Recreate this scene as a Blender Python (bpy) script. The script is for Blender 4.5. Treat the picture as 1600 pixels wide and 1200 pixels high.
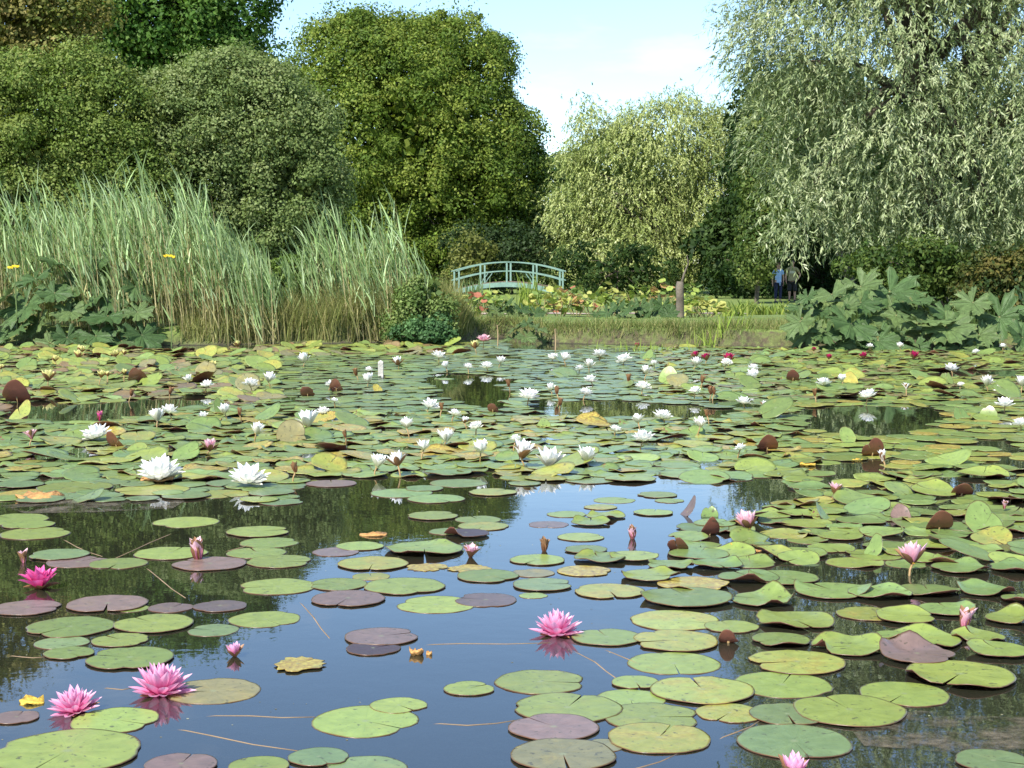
import bpy, math, random
import numpy as np
from mathutils import Vector, Matrix, Euler

# ------------------------------------------------------------------ scene, camera, sky, sun
for o in list(bpy.data.objects):
    bpy.data.objects.remove(o)
sc = bpy.context.scene
COL = sc.collection
rng = np.random.default_rng(7)
random.seed(7)

HC, FPX, HORIZON = 1.1, 2330.0, 414.0            # camera height, focal length and horizon in photo pixels
K = HC / 1.6                                     # near-bank sizes were first laid out for a 1.6 m eye height
PITCH = math.atan((600 - HORIZON) / FPX)
cam_d = bpy.data.cameras.new('camera')
cam = bpy.data.objects.new('camera', cam_d)
COL.objects.link(cam)
cam.location = (0, 0, HC)
cam.rotation_euler = (math.pi / 2 - PITCH, 0, 0)
cam_d.sensor_width = 36
cam_d.lens = FPX / 1600 * 36
cam_d.clip_end = 3000
sc.camera = cam

SUN_EL, SUN_AZ = math.radians(48), math.radians(-148)   # azimuth measured from +Y (view) clockwise; sun over the left shoulder
sun_dir = Vector((math.sin(SUN_AZ) * math.cos(SUN_EL), math.cos(SUN_AZ) * math.cos(SUN_EL), math.sin(SUN_EL)))
w = bpy.data.worlds.new('World')
sc.world = w
w.use_nodes = True
nt = w.node_tree
nt.nodes.clear()
sky = nt.nodes.new('ShaderNodeTexSky')
sky.sky_type = 'NISHITA'
sky.sun_disc = False
sky.sun_elevation = SUN_EL
sky.sun_rotation = SUN_AZ
sky.air_density = 1.0
sky.dust_density = 0.5
sky.ozone_density = 4.0
tc = nt.nodes.new('ShaderNodeTexCoord')
mp = nt.nodes.new('ShaderNodeMapping')
mp.inputs['Scale'].default_value = (2.2, 2.2, 7.0)
mp.inputs['Location'].default_value = (0.35, 0.1, 0.15)
nz = nt.nodes.new('ShaderNodeTexNoise')
nz.inputs['Scale'].default_value = 2.6
nz.inputs['Detail'].default_value = 6
nz.inputs['Roughness'].default_value = 0.55
rp = nt.nodes.new('ShaderNodeValToRGB')
rp.color_ramp.elements[0].position = 0.52
rp.color_ramp.elements[1].position = 0.80
rp.color_ramp.elements[0].color = (0, 0, 0, 1)
rp.color_ramp.elements[1].color = (0.4, 0.4, 0.4, 1)
mx = nt.nodes.new('ShaderNodeMixRGB')
mx.inputs[2].default_value = (6.2, 6.5, 7.0, 1)
bg = nt.nodes.new('ShaderNodeBackground')
bg.inputs['Strength'].default_value = 0.138
out = nt.nodes.new('ShaderNodeOutputWorld')
L = nt.links.new
L(tc.outputs['Generated'], mp.inputs[0])
L(mp.outputs[0], nz.inputs['Vector'])
L(nz.outputs[0], rp.inputs[0])
L(rp.outputs[0], mx.inputs[0])
L(sky.outputs[0], mx.inputs[1])
L(mx.outputs[0], bg.inputs[0])
L(bg.outputs[0], out.inputs[0])

sd = bpy.data.lights.new('sun', 'SUN')
sd.energy = 4.5
sd.angle = math.radians(0.55)
sd.color = (1.0, 0.95, 0.86)
sun = bpy.data.objects.new('sun', sd)
COL.objects.link(sun)
sun.rotation_euler = sun_dir.to_track_quat('Z', 'Y').to_euler()

sc.render.engine = 'CYCLES'
sc.view_settings.view_transform = 'Standard'
sc.view_settings.look = 'None'
sc.view_settings.exposure = 1.0
sc.view_settings.gamma = 1.0
sc.view_settings.use_curve_mapping = False
sc.cycles.max_bounces = 8
sc.cycles.transparent_max_bounces = 12

# ------------------------------------------------------------------ helpers
CP, SP = math.cos(PITCH), math.sin(PITCH)

def ray(px, py):
    u, v = (px - 800) / FPX, (py - 600) / FPX
    return Vector((u, CP - v * SP, -SP - v * CP))

def at(px, py, z=0.0):
    """point where the pixel's ray meets the level z"""
    d = ray(px, py)
    t = (z - HC) / d.z
    return Vector((d.x * t, d.y * t, z))

def atd(px, py, y):
    """point on the pixel's ray at ground distance y"""
    d = ray(px, py)
    t = y / d.y
    return Vector((d.x * t, y, HC + d.z * t))

def proj(p):
    y = p[1] * CP - (p[2] - HC) * SP
    v = -p[1] * SP - (p[2] - HC) * CP
    return 800 + p[0] / y * FPX, 600 + v / y * FPX

def tag(o, label=None, cat=None, group=None, kind=None):
    if label: o['label'] = label
    if cat: o['category'] = cat
    if group: o['group'] = group
    if kind: o['kind'] = kind
    return o

def empty(name, loc=(0, 0, 0), rz=0.0):
    o = bpy.data.objects.new(name, None)
    o.empty_display_size = 0.1
    o.location = loc
    o.rotation_euler = (0, 0, rz)
    COL.objects.link(o)
    return o

def link(name, me, parent=None, mat=None):
    o = bpy.data.objects.new(name, me)
    COL.objects.link(o)
    if parent: o.parent = parent
    if mat:
        if len(me.materials) == 0: me.materials.append(mat)
    return o

def mk_mesh(name, V, F, mat=None, smooth=False, col=None, coldom='POINT', puv=None):
    """V (n,3); F is an (m,k) array or a list of index lists"""
    me = bpy.data.meshes.new(name)
    V = np.asarray(V, dtype=np.float32)
    if isinstance(F, np.ndarray):
        n, k = F.shape
        me.vertices.add(len(V)); me.vertices.foreach_set('co', V.ravel())
        me.loops.add(n * k); me.loops.foreach_set('vertex_index', F.astype(np.int32).ravel())
        me.polygons.add(n); me.polygons.foreach_set('loop_start', np.arange(0, n * k, k, dtype=np.int32))
        me.update(calc_edges=True)
    else:
        me.from_pydata([tuple(map(float, v)) for v in V], [], [tuple(f) for f in F])
        me.update()
    if smooth:
        me.polygons.foreach_set('use_smooth', np.ones(len(me.polygons), dtype=bool))
    if col is not None:
        a = me.attributes.new('col', 'FLOAT_COLOR', coldom)
        c = np.asarray(col, dtype=np.float32)
        if c.shape[1] == 3:
            c = np.concatenate([c, np.ones((len(c), 1), np.float32)], 1)
        a.data.foreach_set('color', c.ravel())
    if puv is not None:
        a = me.attributes.new('puv', 'FLOAT_VECTOR', 'POINT')
        a.data.foreach_set('vector', np.asarray(puv, np.float32).ravel())
    if mat: me.materials.append(mat)
    return me

class MB:
    """collects shapes into one mesh"""
    def __init__(s): s.V, s.F = [], []
    def add(s, V, F):
        b = len(s.V)
        s.V += [tuple(v) for v in V]
        s.F += [[i + b for i in f] for f in F]
    def box(s, c, d, rot=None):
        V = [Vector((x * d[0] / 2, y * d[1] / 2, z * d[2] / 2)) for x in (-1, 1) for y in (-1, 1) for z in (-1, 1)]
        if rot: V = [rot @ v for v in V]
        s.add([v + Vector(c) for v in V], [[0, 1, 3, 2], [4, 6, 7, 5], [0, 4, 5, 1], [2, 3, 7, 6], [0, 2, 6, 4], [1, 5, 7, 3]])
    def tube(s, P, R, n=8, cap=True):
        P = [Vector(p) for p in P]
        if not hasattr(R, '__len__'): R = [R] * len(P)
        V = []
        for i, p in enumerate(P):
            t = (P[min(i + 1, len(P) - 1)] - P[max(i - 1, 0)]).normalized()
            a = t.orthogonal().normalized() if i == 0 else (a - t * a.dot(t)).normalized()
            b = t.cross(a)
            for k in range(n):
                th = 2 * math.pi * k / n
                V.append(p + (a * math.cos(th) + b * math.sin(th)) * R[i])
        F = []
        for i in range(len(P) - 1):
            for k in range(n):
                F.append([i * n + k, i * n + (k + 1) % n, (i + 1) * n + (k + 1) % n, (i + 1) * n + k])
        if cap:
            F.append(list(range(n))[::-1]); F.append([(len(P) - 1) * n + k for k in range(n)])
        s.add(V, F)
    def ball(s, c, r, n=8, m=6):
        c = Vector(c); r = Vector((r, r, r)) if not hasattr(r, '__len__') else Vector(r)
        V = [c + Vector((0, 0, r.z))]
        for i in range(1, m):
            for k in range(n):
                a, b = math.pi * i / m, 2 * math.pi * k / n
                V.append(c + Vector((r.x * math.sin(a) * math.cos(b), r.y * math.sin(a) * math.sin(b), r.z * math.cos(a))))
        V.append(c - Vector((0, 0, r.z)))
        F = [[0, 1 + k, 1 + (k + 1) % n] for k in range(n)]
        for i in range(m - 2):
            for k in range(n):
                F.append([1 + i * n + k, 1 + (i + 1) * n + k, 1 + (i + 1) * n + (k + 1) % n, 1 + i * n + (k + 1) % n])
        e = len(V) - 1
        F += [[e, 1 + (m - 2) * n + (k + 1) % n, 1 + (m - 2) * n + k] for k in range(n)]
        s.add(V, F)
    def build(s, name, mat, parent=None, smooth=False, col=None):
        me = mk_mesh(name, s.V, s.F, mat, smooth, col)
        return link(name, me, parent)

# ------------------------------------------------------------------ materials
def mat_new(name):
    m = bpy.data.materials.new(name)
    m.use_nodes = True
    m.node_tree.nodes.clear()
    return m, m.node_tree.nodes, m.node_tree.links.new

def noise(N, L, scale, detail=3, rough=0.5, coord='Object', vec=None):
    n = N.new('ShaderNodeTexNoise')
    n.inputs['Scale'].default_value = scale
    n.inputs['Detail'].default_value = detail
    n.inputs['Roughness'].default_value = rough
    if vec is None:
        t = N.new('ShaderNodeTexCoord')
        L(t.outputs[coord], n.inputs['Vector'])
    else:
        L(vec, n.inputs['Vector'])
    return n

def ramp(N, L, src, p0, p1, c0, c1):
    r = N.new('ShaderNodeValToRGB')
    r.color_ramp.elements[0].position = p0
    r.color_ramp.elements[1].position = p1
    r.color_ramp.elements[0].color = (*c0, 1)
    r.color_ramp.elements[1].color = (*c1, 1)
    L(src, r.inputs[0])
    return r

def mixc(N, L, fac, a, b, mode='MIX'):
    m = N.new('ShaderNodeMixRGB')
    m.blend_type = mode
    for i, v in ((0, fac), (1, a), (2, b)):
        if isinstance(v, (int, float)): m.inputs[i].default_value = v
        elif isinstance(v, tuple): m.inputs[i].default_value = (*v, 1)
        else: L(v, m.inputs[i])
    return m.outputs[0]

def simple(name, c, rough=0.6, var=0.25, scale=8, bump=0.0, bscale=30, trans=0.0, spec=0.4):
    m, N, L = mat_new(name)
    p = N.new('ShaderNodeBsdfPrincipled')
    o = N.new('ShaderNodeOutputMaterial')
    n = noise(N, L, scale, 4, 0.6)
    r = ramp(N, L, n.outputs[0], 0.3, 0.7, tuple(x * (1 - var) for x in c), tuple(min(1, x * (1 + var)) for x in c))
    L(r.outputs[0], p.inputs['Base Color'])
    p.inputs['Roughness'].default_value = rough
    p.inputs['Specular IOR Level'].default_value = spec
    if bump:
        n2 = noise(N, L, bscale, 5, 0.6)
        b = N.new('ShaderNodeBump'); b.inputs['Strength'].default_value = bump; b.inputs['Distance'].default_value = 0.02
        L(n2.outputs[0], b.inputs['Height']); L(b.outputs[0], p.inputs['Normal'])
    if trans:
        t = N.new('ShaderNodeBsdfTranslucent'); L(r.outputs[0], t.inputs[0])
        mx = N.new('ShaderNodeMixShader'); mx.inputs[0].default_value = trans
        L(p.outputs[0], mx.inputs[1]); L(t.outputs[0], mx.inputs[2]); L(mx.outputs[0], o.inputs[0])
    else:
        L(p.outputs[0], o.inputs[0])
    return m

def leaf_mat(name, rough=0.55, trans=0.38, spec=0.15, tint=(1.0, 1.05, 0.6)):
    """colour from the mesh attribute 'col' (each leaf its own tone)"""
    m, N, L = mat_new(name)
    a = N.new('ShaderNodeAttribute'); a.attribute_name = 'col'
    p = N.new('ShaderNodeBsdfPrincipled')
    L(a.outputs['Color'], p.inputs['Base Color'])
    p.inputs['Roughness'].default_value = rough
    p.inputs['Specular IOR Level'].default_value = spec
    t = N.new('ShaderNodeBsdfTranslucent')
    L(mixc(N, L, 1.0, a.outputs['Color'], tint, 'MULTIPLY'), t.inputs[0])
    mx = N.new('ShaderNodeMixShader'); mx.inputs[0].default_value = trans
    o = N.new('ShaderNodeOutputMaterial')
    L(p.outputs[0], mx.inputs[1]); L(t.outputs[0], mx.inputs[2]); L(mx.outputs[0], o.inputs[0])
    return m

M = {}
M['leaf'] = leaf_mat('leaf', 0.55, 0.38)
M['willow_leaf'] = leaf_mat('willow_leaf', 0.42, 0.3, 0.4, (0.95, 1.05, 0.6))
M['blade'] = leaf_mat('blade', 0.55, 0.38)
M['bark'] = simple('bark', (0.10, 0.08, 0.06), 0.9, 0.5, 3, 0.8, 12)
M['grey_bark'] = simple('grey_bark', (0.13, 0.11, 0.085), 0.9, 0.4, 4, 0.9, 14)

# lily pads: colour and age come from the mesh attribute, specks and blotches from noise
def pad_material():
    m, N, L = mat_new('lily_pad_skin')
    a = N.new('ShaderNodeAttribute'); a.attribute_name = 'col'
    geo = N.new('ShaderNodeNewGeometry')
    pos = geo.outputs['Position']
    blot = noise(N, L, 9, 4, 0.6, vec=pos)
    fine = noise(N, L, 70, 3, 0.6, vec=pos)
    speck = noise(N, L, 55, 2, 0.6, vec=pos)
    mott = noise(N, L, 22, 5, 0.65, vec=pos)
    c = a.outputs['Color']
    c = mixc(N, L, 1.0, c, ramp(N, L, mott.outputs[0], 0.3, 0.75, (0.80, 0.82, 0.80), (1.16, 1.14, 1.08)).outputs[0], 'MULTIPLY')
    # yellow-brown dying blotches, stronger on aged pads (alpha)
    th = N.new('ShaderNodeMath'); th.operation = 'MULTIPLY_ADD'
    L(a.outputs['Alpha'], th.inputs[0]); th.inputs[1].default_value = 0.24
    L(blot.outputs[0], th.inputs[2])
    yel = ramp(N, L, th.outputs[0], 0.60, 0.72, (0, 0, 0), (1, 1, 1))
    ycol = ramp(N, L, fine.outputs[0], 0.35, 0.65, (0.24, 0.15, 0.04), (0.42, 0.36, 0.07))
    yf = N.new('ShaderNodeMath'); yf.operation = 'MULTIPLY'
    L(yel.outputs[0], yf.inputs[0]); L(a.outputs['Alpha'], yf.inputs[1])
    c = mixc(N, L, yf.outputs[0], c, ycol.outputs[0])
    sp = ramp(N, L, speck.outputs[0], 0.64, 0.69, (0, 0, 0), (0.75, 0.75, 0.75))
    c = mixc(N, L, sp.outputs[0], c, (0.055, 0.05, 0.03))
    # veins raying out from the leaf stalk
    uv = N.new('ShaderNodeAttribute'); uv.attribute_name = 'puv'
    su = N.new('ShaderNodeSeparateXYZ'); L(uv.outputs['Vector'], su.inputs[0])
    at2 = N.new('ShaderNodeMath'); at2.operation = 'ARCTAN2'; L(su.outputs[1], at2.inputs[0]); L(su.outputs[0], at2.inputs[1])
    wob = N.new('ShaderNodeMath'); wob.operation = 'MULTIPLY_ADD'; L(mott.outputs[0], wob.inputs[0]); wob.inputs[1].default_value = 0.25; L(at2.outputs[0], wob.inputs[2])
    ml = N.new('ShaderNodeMath'); ml.operation = 'MULTIPLY'; L(wob.outputs[0], ml.inputs[0]); ml.inputs[1].default_value = 9.0
    sn = N.new('ShaderNodeMath'); sn.operation = 'SINE'; L(ml.outputs[0], sn.inputs[0])
    ab = N.new('ShaderNodeMath'); ab.operation = 'ABSOLUTE'; L(sn.outputs[0], ab.inputs[0])
    ln = N.new('ShaderNodeVectorMath'); ln.operation = 'LENGTH'; L(uv.outputs['Vector'], ln.inputs[0])
    vr = ramp(N, L, ab.outputs[0], 0.0, 0.22, (1, 1, 1), (0, 0, 0))
    fd = ramp(N, L, ln.outputs['Value'], 0.1, 0.95, (0.85, 0.85, 0.85), (0.15, 0.15, 0.15))
    vf = N.new('ShaderNodeMath'); vf.operation = 'MULTIPLY'; L(vr.outputs[0], vf.inputs[0]); L(fd.outputs[0], vf.inputs[1])
    c = mixc(N, L, vf.outputs[0], c, mixc(N, L, 1.0, c, (0.66, 0.74, 0.72), 'MULTIPLY'))
    ctr = ramp(N, L, ln.outputs['Value'], 0.03, 0.10, (0.6, 0.6, 0.6), (0, 0, 0))
    c = mixc(N, L, ctr.outputs[0], c, (0.22, 0.25, 0.13))
    p = N.new('ShaderNodeBsdfPrincipled')
    L(c, p.inputs['Base Color'])
    p.inputs['Roughness'].default_value = 0.30
    p.inputs['Specular IOR Level'].default_value = 0.45
    b = N.new('ShaderNodeBump'); b.inputs['Strength'].default_value = 0.35; b.inputs['Distance'].default_value = 0.004
    L(mott.outputs[0], b.inputs['Height']); L(b.outputs[0], p.inputs['Normal'])
    t = N.new('ShaderNodeBsdfTranslucent'); L(c, t.inputs[0])
    mx = N.new('ShaderNodeMixShader'); mx.inputs[0].default_value = 0.10
    o = N.new('ShaderNodeOutputMaterial')
    L(p.outputs[0], mx.inputs[1]); L(t.outputs[0], mx.inputs[2]); L(mx.outputs[0], o.inputs[0])
    return m
M['pad'] = pad_material()

def water_material(name='pond_water', murk=(0.030, 0.033, 0.020)):
    m, N, L = mat_new(name)
    geo = N.new('ShaderNodeNewGeometry')
    mpn = N.new('ShaderNodeMapping'); mpn.inputs['Scale'].default_value = (1.0, 1.0, 1.0)
    L(geo.outputs['Position'], mpn.inputs[0])
    n1 = noise(N, L, 3.0, 3, 0.5, vec=mpn.outputs[0])
    n2 = noise(N, L, 15, 2, 0.5, vec=mpn.outputs[0])
    amp = noise(N, L, 0.35, 2, 0.5, vec=mpn.outputs[0])          # calm and ruffled patches
    ar = ramp(N, L, amp.outputs[0], 0.4, 0.68, (0.25, 0.25, 0.25), (1, 1, 1))
    s = N.new('ShaderNodeMath'); s.operation = 'MULTIPLY_ADD'
    L(n2.outputs[0], s.inputs[0]); s.inputs[1].default_value = 0.22; L(n1.outputs[0], s.inputs[2])
    s2 = N.new('ShaderNodeMath'); s2.operation = 'MULTIPLY'
    L(s.outputs[0], s2.inputs[0]); L(ar.outputs[0], s2.inputs[1])
    b = N.new('ShaderNodeBump'); b.inputs['Strength'].default_value = 0.35; b.inputs['Distance'].default_value = 0.004
    L(s2.outputs[0], b.inputs['Height'])
    fr = N.new('ShaderNodeFresnel'); fr.inputs[0].default_value = 1.95
    L(b.outputs[0], fr.inputs['Normal'])
    gl = N.new('ShaderNodeBsdfGlossy'); gl.inputs['Roughness'].default_value = 0.015
    L(b.outputs[0], gl.inputs['Normal'])
    gl.inputs['Color'].default_value = (0.95, 0.97, 1, 1)
    tr = N.new('ShaderNodeBsdfTransparent'); tr.inputs[0].default_value = (0.75, 0.72, 0.55, 1)
    df = N.new('ShaderNodeBsdfDiffuse'); df.inputs[0].default_value = (*murk, 1)
    m1 = N.new('ShaderNodeMixShader'); m1.inputs[0].default_value = 0.45
    L(df.outputs[0], m1.inputs[1]); L(tr.outputs[0], m1.inputs[2])
    m2 = N.new('ShaderNodeMixShader')
    L(fr.outputs[0], m2.inputs[0]); L(m1.outputs[0], m2.inputs[1]); L(gl.outputs[0], m2.inputs[2])
    o = N.new('ShaderNodeOutputMaterial'); L(m2.outputs[0], o.inputs[0])
    return m
M['water'] = water_material()

def ground_material():
    m, N, L = mat_new('ground')
    geo = N.new('ShaderNodeNewGeometry')
    pos = geo.outputs['Position']
    g1 = noise(N, L, 1.3, 5, 0.6, vec=pos)
    g2 = noise(N, L, 26, 5, 0.7, vec=pos)
    grass = ramp(N, L, g1.outputs[0], 0.3, 0.7, (0.10, 0.165, 0.028), (0.17, 0.225, 0.055))
    gc = mixc(N, L, 1.0, grass.outputs[0], ramp(N, L, g2.outputs[0], 0.3, 0.7, (0.7, 0.7, 0.7), (1.3, 1.25, 1.2)).outputs[0], 'MULTIPLY')
    soil = ramp(N, L, g2.outputs[0], 0.25, 0.75, (0.035, 0.026, 0.016), (0.12, 0.09, 0.055))
    sep = N.new('ShaderNodeSeparateXYZ'); L(geo.outputs['Normal'], sep.inputs[0])
    steep = ramp(N, L, sep.outputs[2], 0.70, 0.90, (1, 1, 1), (0, 0, 0))
    patch = noise(N, L, 11, 5, 0.6, vec=pos)
    pm_ = ramp(N, L, patch.outputs[0], 0.40, 0.60, (0.45, 0.45, 0.45), (0.95, 0.95, 0.95))
    c = mixc(N, L, mixc(N, L, 1.0, steep.outputs[0], pm_.outputs[0], 'MULTIPLY'), gc, soil.outputs[0])
    sp = N.new('ShaderNodeSeparateXYZ'); L(pos, sp.inputs[0])
    wet = ramp(N, L, sp.outputs[2], 0.0, 0.02, (1, 1, 1), (0, 0, 0))
    sy = N.new('ShaderNodeMath'); sy.operation = 'GREATER_THAN'; L(sp.outputs[1], sy.inputs[0]); sy.inputs[1].default_value = 23.0
    iv = N.new('ShaderNodeMath'); iv.operation = 'SUBTRACT'; iv.inputs[0].default_value = 1.0; L(sy.outputs[0], iv.inputs[1])
    wm_ = N.new('ShaderNodeMath'); wm_.operation = 'MULTIPLY'; L(wet.outputs[0], wm_.inputs[0]); L(iv.outputs[0], wm_.inputs[1])
    c = mixc(N, L, wm_.outputs[0], c, (0.035, 0.03, 0.018))
    p = N.new('ShaderNodeBsdfPrincipled'); L(c, p.inputs['Base Color']); p.inputs['Roughness'].default_value = 0.95
    b = N.new('ShaderNodeBump'); b.inputs['Strength'].default_value = 0.8; b.inputs['Distance'].default_value = 0.06
    L(g2.outputs[0], b.inputs['Height']); L(b.outputs[0], p.inputs['Normal'])
    o = N.new('ShaderNodeOutputMaterial'); L(p.outputs[0], o.inputs[0])
    return m
M['ground'] = ground_material()

def petal_material(name, base, tip, trans=0.35):
    m, N, L = mat_new(name)
    a = N.new('ShaderNodeAttribute'); a.attribute_name = 'col'      # red = distance along the petal
    sp = N.new('ShaderNodeSeparateColor'); L(a.outputs['Color'], sp.inputs[0])
    r = ramp(N, L, sp.outputs[0], 0.15, 1.0, base, tip)
    n = noise(N, L, 120, 2, 0.5)
    c = mixc(N, L, 1.0, r.outputs[0], ramp(N, L, n.outputs[0], 0.3, 0.7, (0.93, 0.9, 0.92), (1, 1, 1)).outputs[0], 'MULTIPLY')
    p = N.new('ShaderNodeBsdfPrincipled'); L(c, p.inputs['Base Color']); p.inputs['Roughness'].default_value = 0.45
    p.inputs['Specular IOR Level'].default_value = 0.3
    t = N.new('ShaderNodeBsdfTranslucent'); L(c, t.inputs[0])
    mx = N.new('ShaderNodeMixShader'); mx.inputs[0].default_value = trans
    o = N.new('ShaderNodeOutputMaterial')
    L(p.outputs[0], mx.inputs[1]); L(t.outputs[0], mx.inputs[2]); L(mx.outputs[0], o.inputs[0])
    return m
M['petal_white'] = petal_material('petal_white', (0.86, 0.87, 0.74), (0.92, 0.92, 0.91), 0.22)
M['sepal_white'] = petal_material('sepal_white', (0.45, 0.45, 0.28), (0.74, 0.73, 0.66), 0.2)
M['petal_yellow'] = petal_material('petal_yellow', (0.72, 0.68, 0.18), (0.82, 0.78, 0.36))
M['petal_pink'] = petal_material('petal_pink', (0.74, 0.11, 0.34), (0.90, 0.56, 0.72))
M['petal_pale'] = petal_material('petal_pale', (0.78, 0.28, 0.38), (0.86, 0.62, 0.66))
M['petal_deep'] = petal_material('petal_deep', (0.66, 0.03, 0.20), (0.80, 0.16, 0.42))
M['petal_crimson'] = petal_material('petal_crimson', (0.30, 0.004, 0.05), (0.48, 0.02, 0.12))
M['sepal'] = petal_material('sepal', (0.16, 0.07, 0.03), (0.30, 0.17, 0.08), 0.15)
M['stamen'] = simple('stamen', (0.75, 0.45, 0.05), 0.6, 0.2)
M['lily_stem'] = simple('lily_stem', (0.26, 0.17, 0.07), 0.5, 0.3, 6)
M['under_stem'] = simple('under_stem', (0.34, 0.24, 0.13), 0.7, 0.3, 6)
M['mud'] = simple('algae', (0.10, 0.085, 0.05), 0.9, 0.5, 5, 0.6, 30)

# ------------------------------------------------------------------ ground, pond, water
SHORE_PX = [(-900, 537), (-60, 538), (120, 540), (250, 540), (420, 538), (560, 536), (720, 533), (760, 529), (800, 528), (860, 536), (930, 538), (1040, 540), (1120, 541),
            (1230, 543), (1400, 545), (1620, 546), (2400, 546)]
SX = np.array([at(a, b)[0] for a, b in SHORE_PX]); SY = np.array([at(a, b)[1] for a, b in SHORE_PX])

def shore(x):
    x = np.asarray(x, float)
    return np.interp(x, SX, SY) + 0.08 * np.sin(3.3 * x + 0.5) + 0.05 * np.sin(8.1 * x) + 0.02 * np.sin(21 * x + 1)

BR = atd(795, 440, 72)                                   # bridge centre
def gz(x, y):
    x = np.asarray(x, float); y = np.asarray(y, float)
    s = np.maximum.reduce([y - shore(x), 2.2 - y + 0 * x, np.abs(x) - 12.5 + 0 * y])   # >0 on land
    inside = -0.6 * np.clip(-s / 1.1, 0, 1) ** 0.7
    wd = np.interp(x, [-8, -1.4, -0.8, 3.4, 4.3, 10], [0.6, 0.5, 0.12, 0.12, 0.35, 0.5])
    top = np.interp(y, [-50, 14, 24, 28, 36, 58, 110, 300], [0.24, 0.24, 0.23, 0.10, -0.10, -0.45, -0.45, 0.0])
    t = np.clip(s / wd, 0, 1)
    land = top * (1 - (1 - t) ** 2)
    z = np.where(s < 0, inside, land)
    z = z + np.where(s > 0.05, 0.015 * np.sin(3.1 * x + 1.2 * y) * np.sin(2.3 * y), 0)
    dy = np.exp(-((y - BR.y) / 4) ** 2)
    bx = np.abs(x - BR.x)
    z = z - 0.35 * dy * np.exp(-(bx / 1.3) ** 2) + 0.34 * dy * np.exp(-((bx - 2.9) / 0.8) ** 2)
    return z

xs = np.concatenate([-np.geomspace(1500, 13.4, 26), np.arange(-13.2, 13.21, 0.115), np.geomspace(13.4, 1500, 26)])
ys = np.concatenate([-np.geomspace(300, 2, 14), np.arange(-1.4, 2.05, 0.6), np.arange(2.1, 3.4, 0.15), np.arange(3.6, 18.5, 0.9),
                     np.arange(18.6, 22.8, 0.07), np.arange(22.8, 32, 0.22), np.arange(32, 84, 0.7), np.geomspace(84, 2500, 24)])
GX, GY = np.meshgrid(xs, ys)
GZ = gz(GX, GY)
nx, ny = len(xs), len(ys)
idx = np.arange(nx * ny).reshape(ny, nx)
F = np.stack([idx[:-1, :-1], idx[:-1, 1:], idx[1:, 1:], idx[1:, :-1]], -1).reshape(-1, 4)
g = link('ground', mk_mesh('ground', np.stack([GX, GY, GZ], -1).reshape(-1, 3), F, M['ground'], True))
tag(g, 'green lawn and earthy bank round the lily pond', 'ground', kind='structure')

# the water reaches a little into the bank all round
wx = np.arange(-13.0, 13.01, 0.25)
wy0 = np.full_like(wx, 1.8)
wy1 = shore(wx) + 0.35
V = [(a, b, 0) for a, b in zip(wx, wy0)] + [(a, b, 0) for a, b in zip(wx, wy1)]
n = len(wx)
F = [[i, i + 1, n + i + 1, n + i] for i in range(n - 1)]
wo = link('pond_water', mk_mesh('pond_water', V, F, M['water']))
tag(wo, 'still dark pond water mirroring sky and trees', 'water', kind='structure')

# ------------------------------------------------------------------ leaf and blade builders
def unit(a):
    return a / np.maximum(np.linalg.norm(a, axis=-1, keepdims=True), 1e-9)

def rand_unit(n):
    return unit(rng.normal(size=(n, 3)))

def perp(nv):
    r = rand_unit(len(nv))
    return unit(np.cross(nv, r))

def leaf_quads(P, a, b, Ln, Wd, col):
    """diamond leaves: base P, axis a, side b; folded a little along the midrib"""
    Ln = np.asarray(Ln).reshape(-1, 1); Wd = np.asarray(Wd).reshape(-1, 1)
    nrm = np.cross(a, b)
    v0 = P; v1 = P + a * Ln * 0.45 + b * Wd * 0.5 + nrm * Wd * 0.12
    v2 = P + a * Ln; v3 = P + a * Ln * 0.45 - b * Wd * 0.5 + nrm * Wd * 0.12
    V = np.stack([v0, v1, v2, v3], 1).reshape(-1, 3)
    F = np.arange(len(P) * 4).reshape(-1, 4)
    return V, F, col

def leaf_obj(name, parts, mat, parent):
    Vs, Fs, Cs, off = [], [], [], 0
    for V, F, C in parts:
        Vs.append(V); Fs.append(F + off); Cs.append(C); off += len(V)
    me = mk_mesh(name, np.concatenate(Vs), np.concatenate(Fs), mat, False, np.concatenate(Cs), 'FACE')
    return link(name, me, parent)

def tones(n, pal, clump=None, jit=0.22):
    """mix of the palette colours, per clump then per leaf"""
    pal = np.array(pal)
    t = rng.random(n) if clump is None else np.clip(clump + rng.normal(0, 0.18, n), 0, 1)
    k = t * (len(pal) - 1)
    i = np.clip(k.astype(int), 0, len(pal) - 2)
    f = (k - i)[:, None]
    c = pal[i] * (1 - f) + pal[i + 1] * f
    c = c * 1.1
    return np.clip(c * np.exp(rng.normal(0, jit, (n, 1))), 0.004, 0.9)

def lobes_m(lobes, D):
    """lobes given in photo pixels at distance D -> centres and radii in metres"""
    out = []
    for l in lobes:
        px, py, rx, rz = l[:4]
        dd = D + (l[4] if len(l) > 4 else 0)
        c = atd(px, py, dd)
        s = dd / FPX
        ry = l[5] if len(l) > 5 else (rx + rz) / 2 * s * 0.8
        out.append((np.array(c), np.array([rx * s, ry, rz * s])))
    return out

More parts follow.
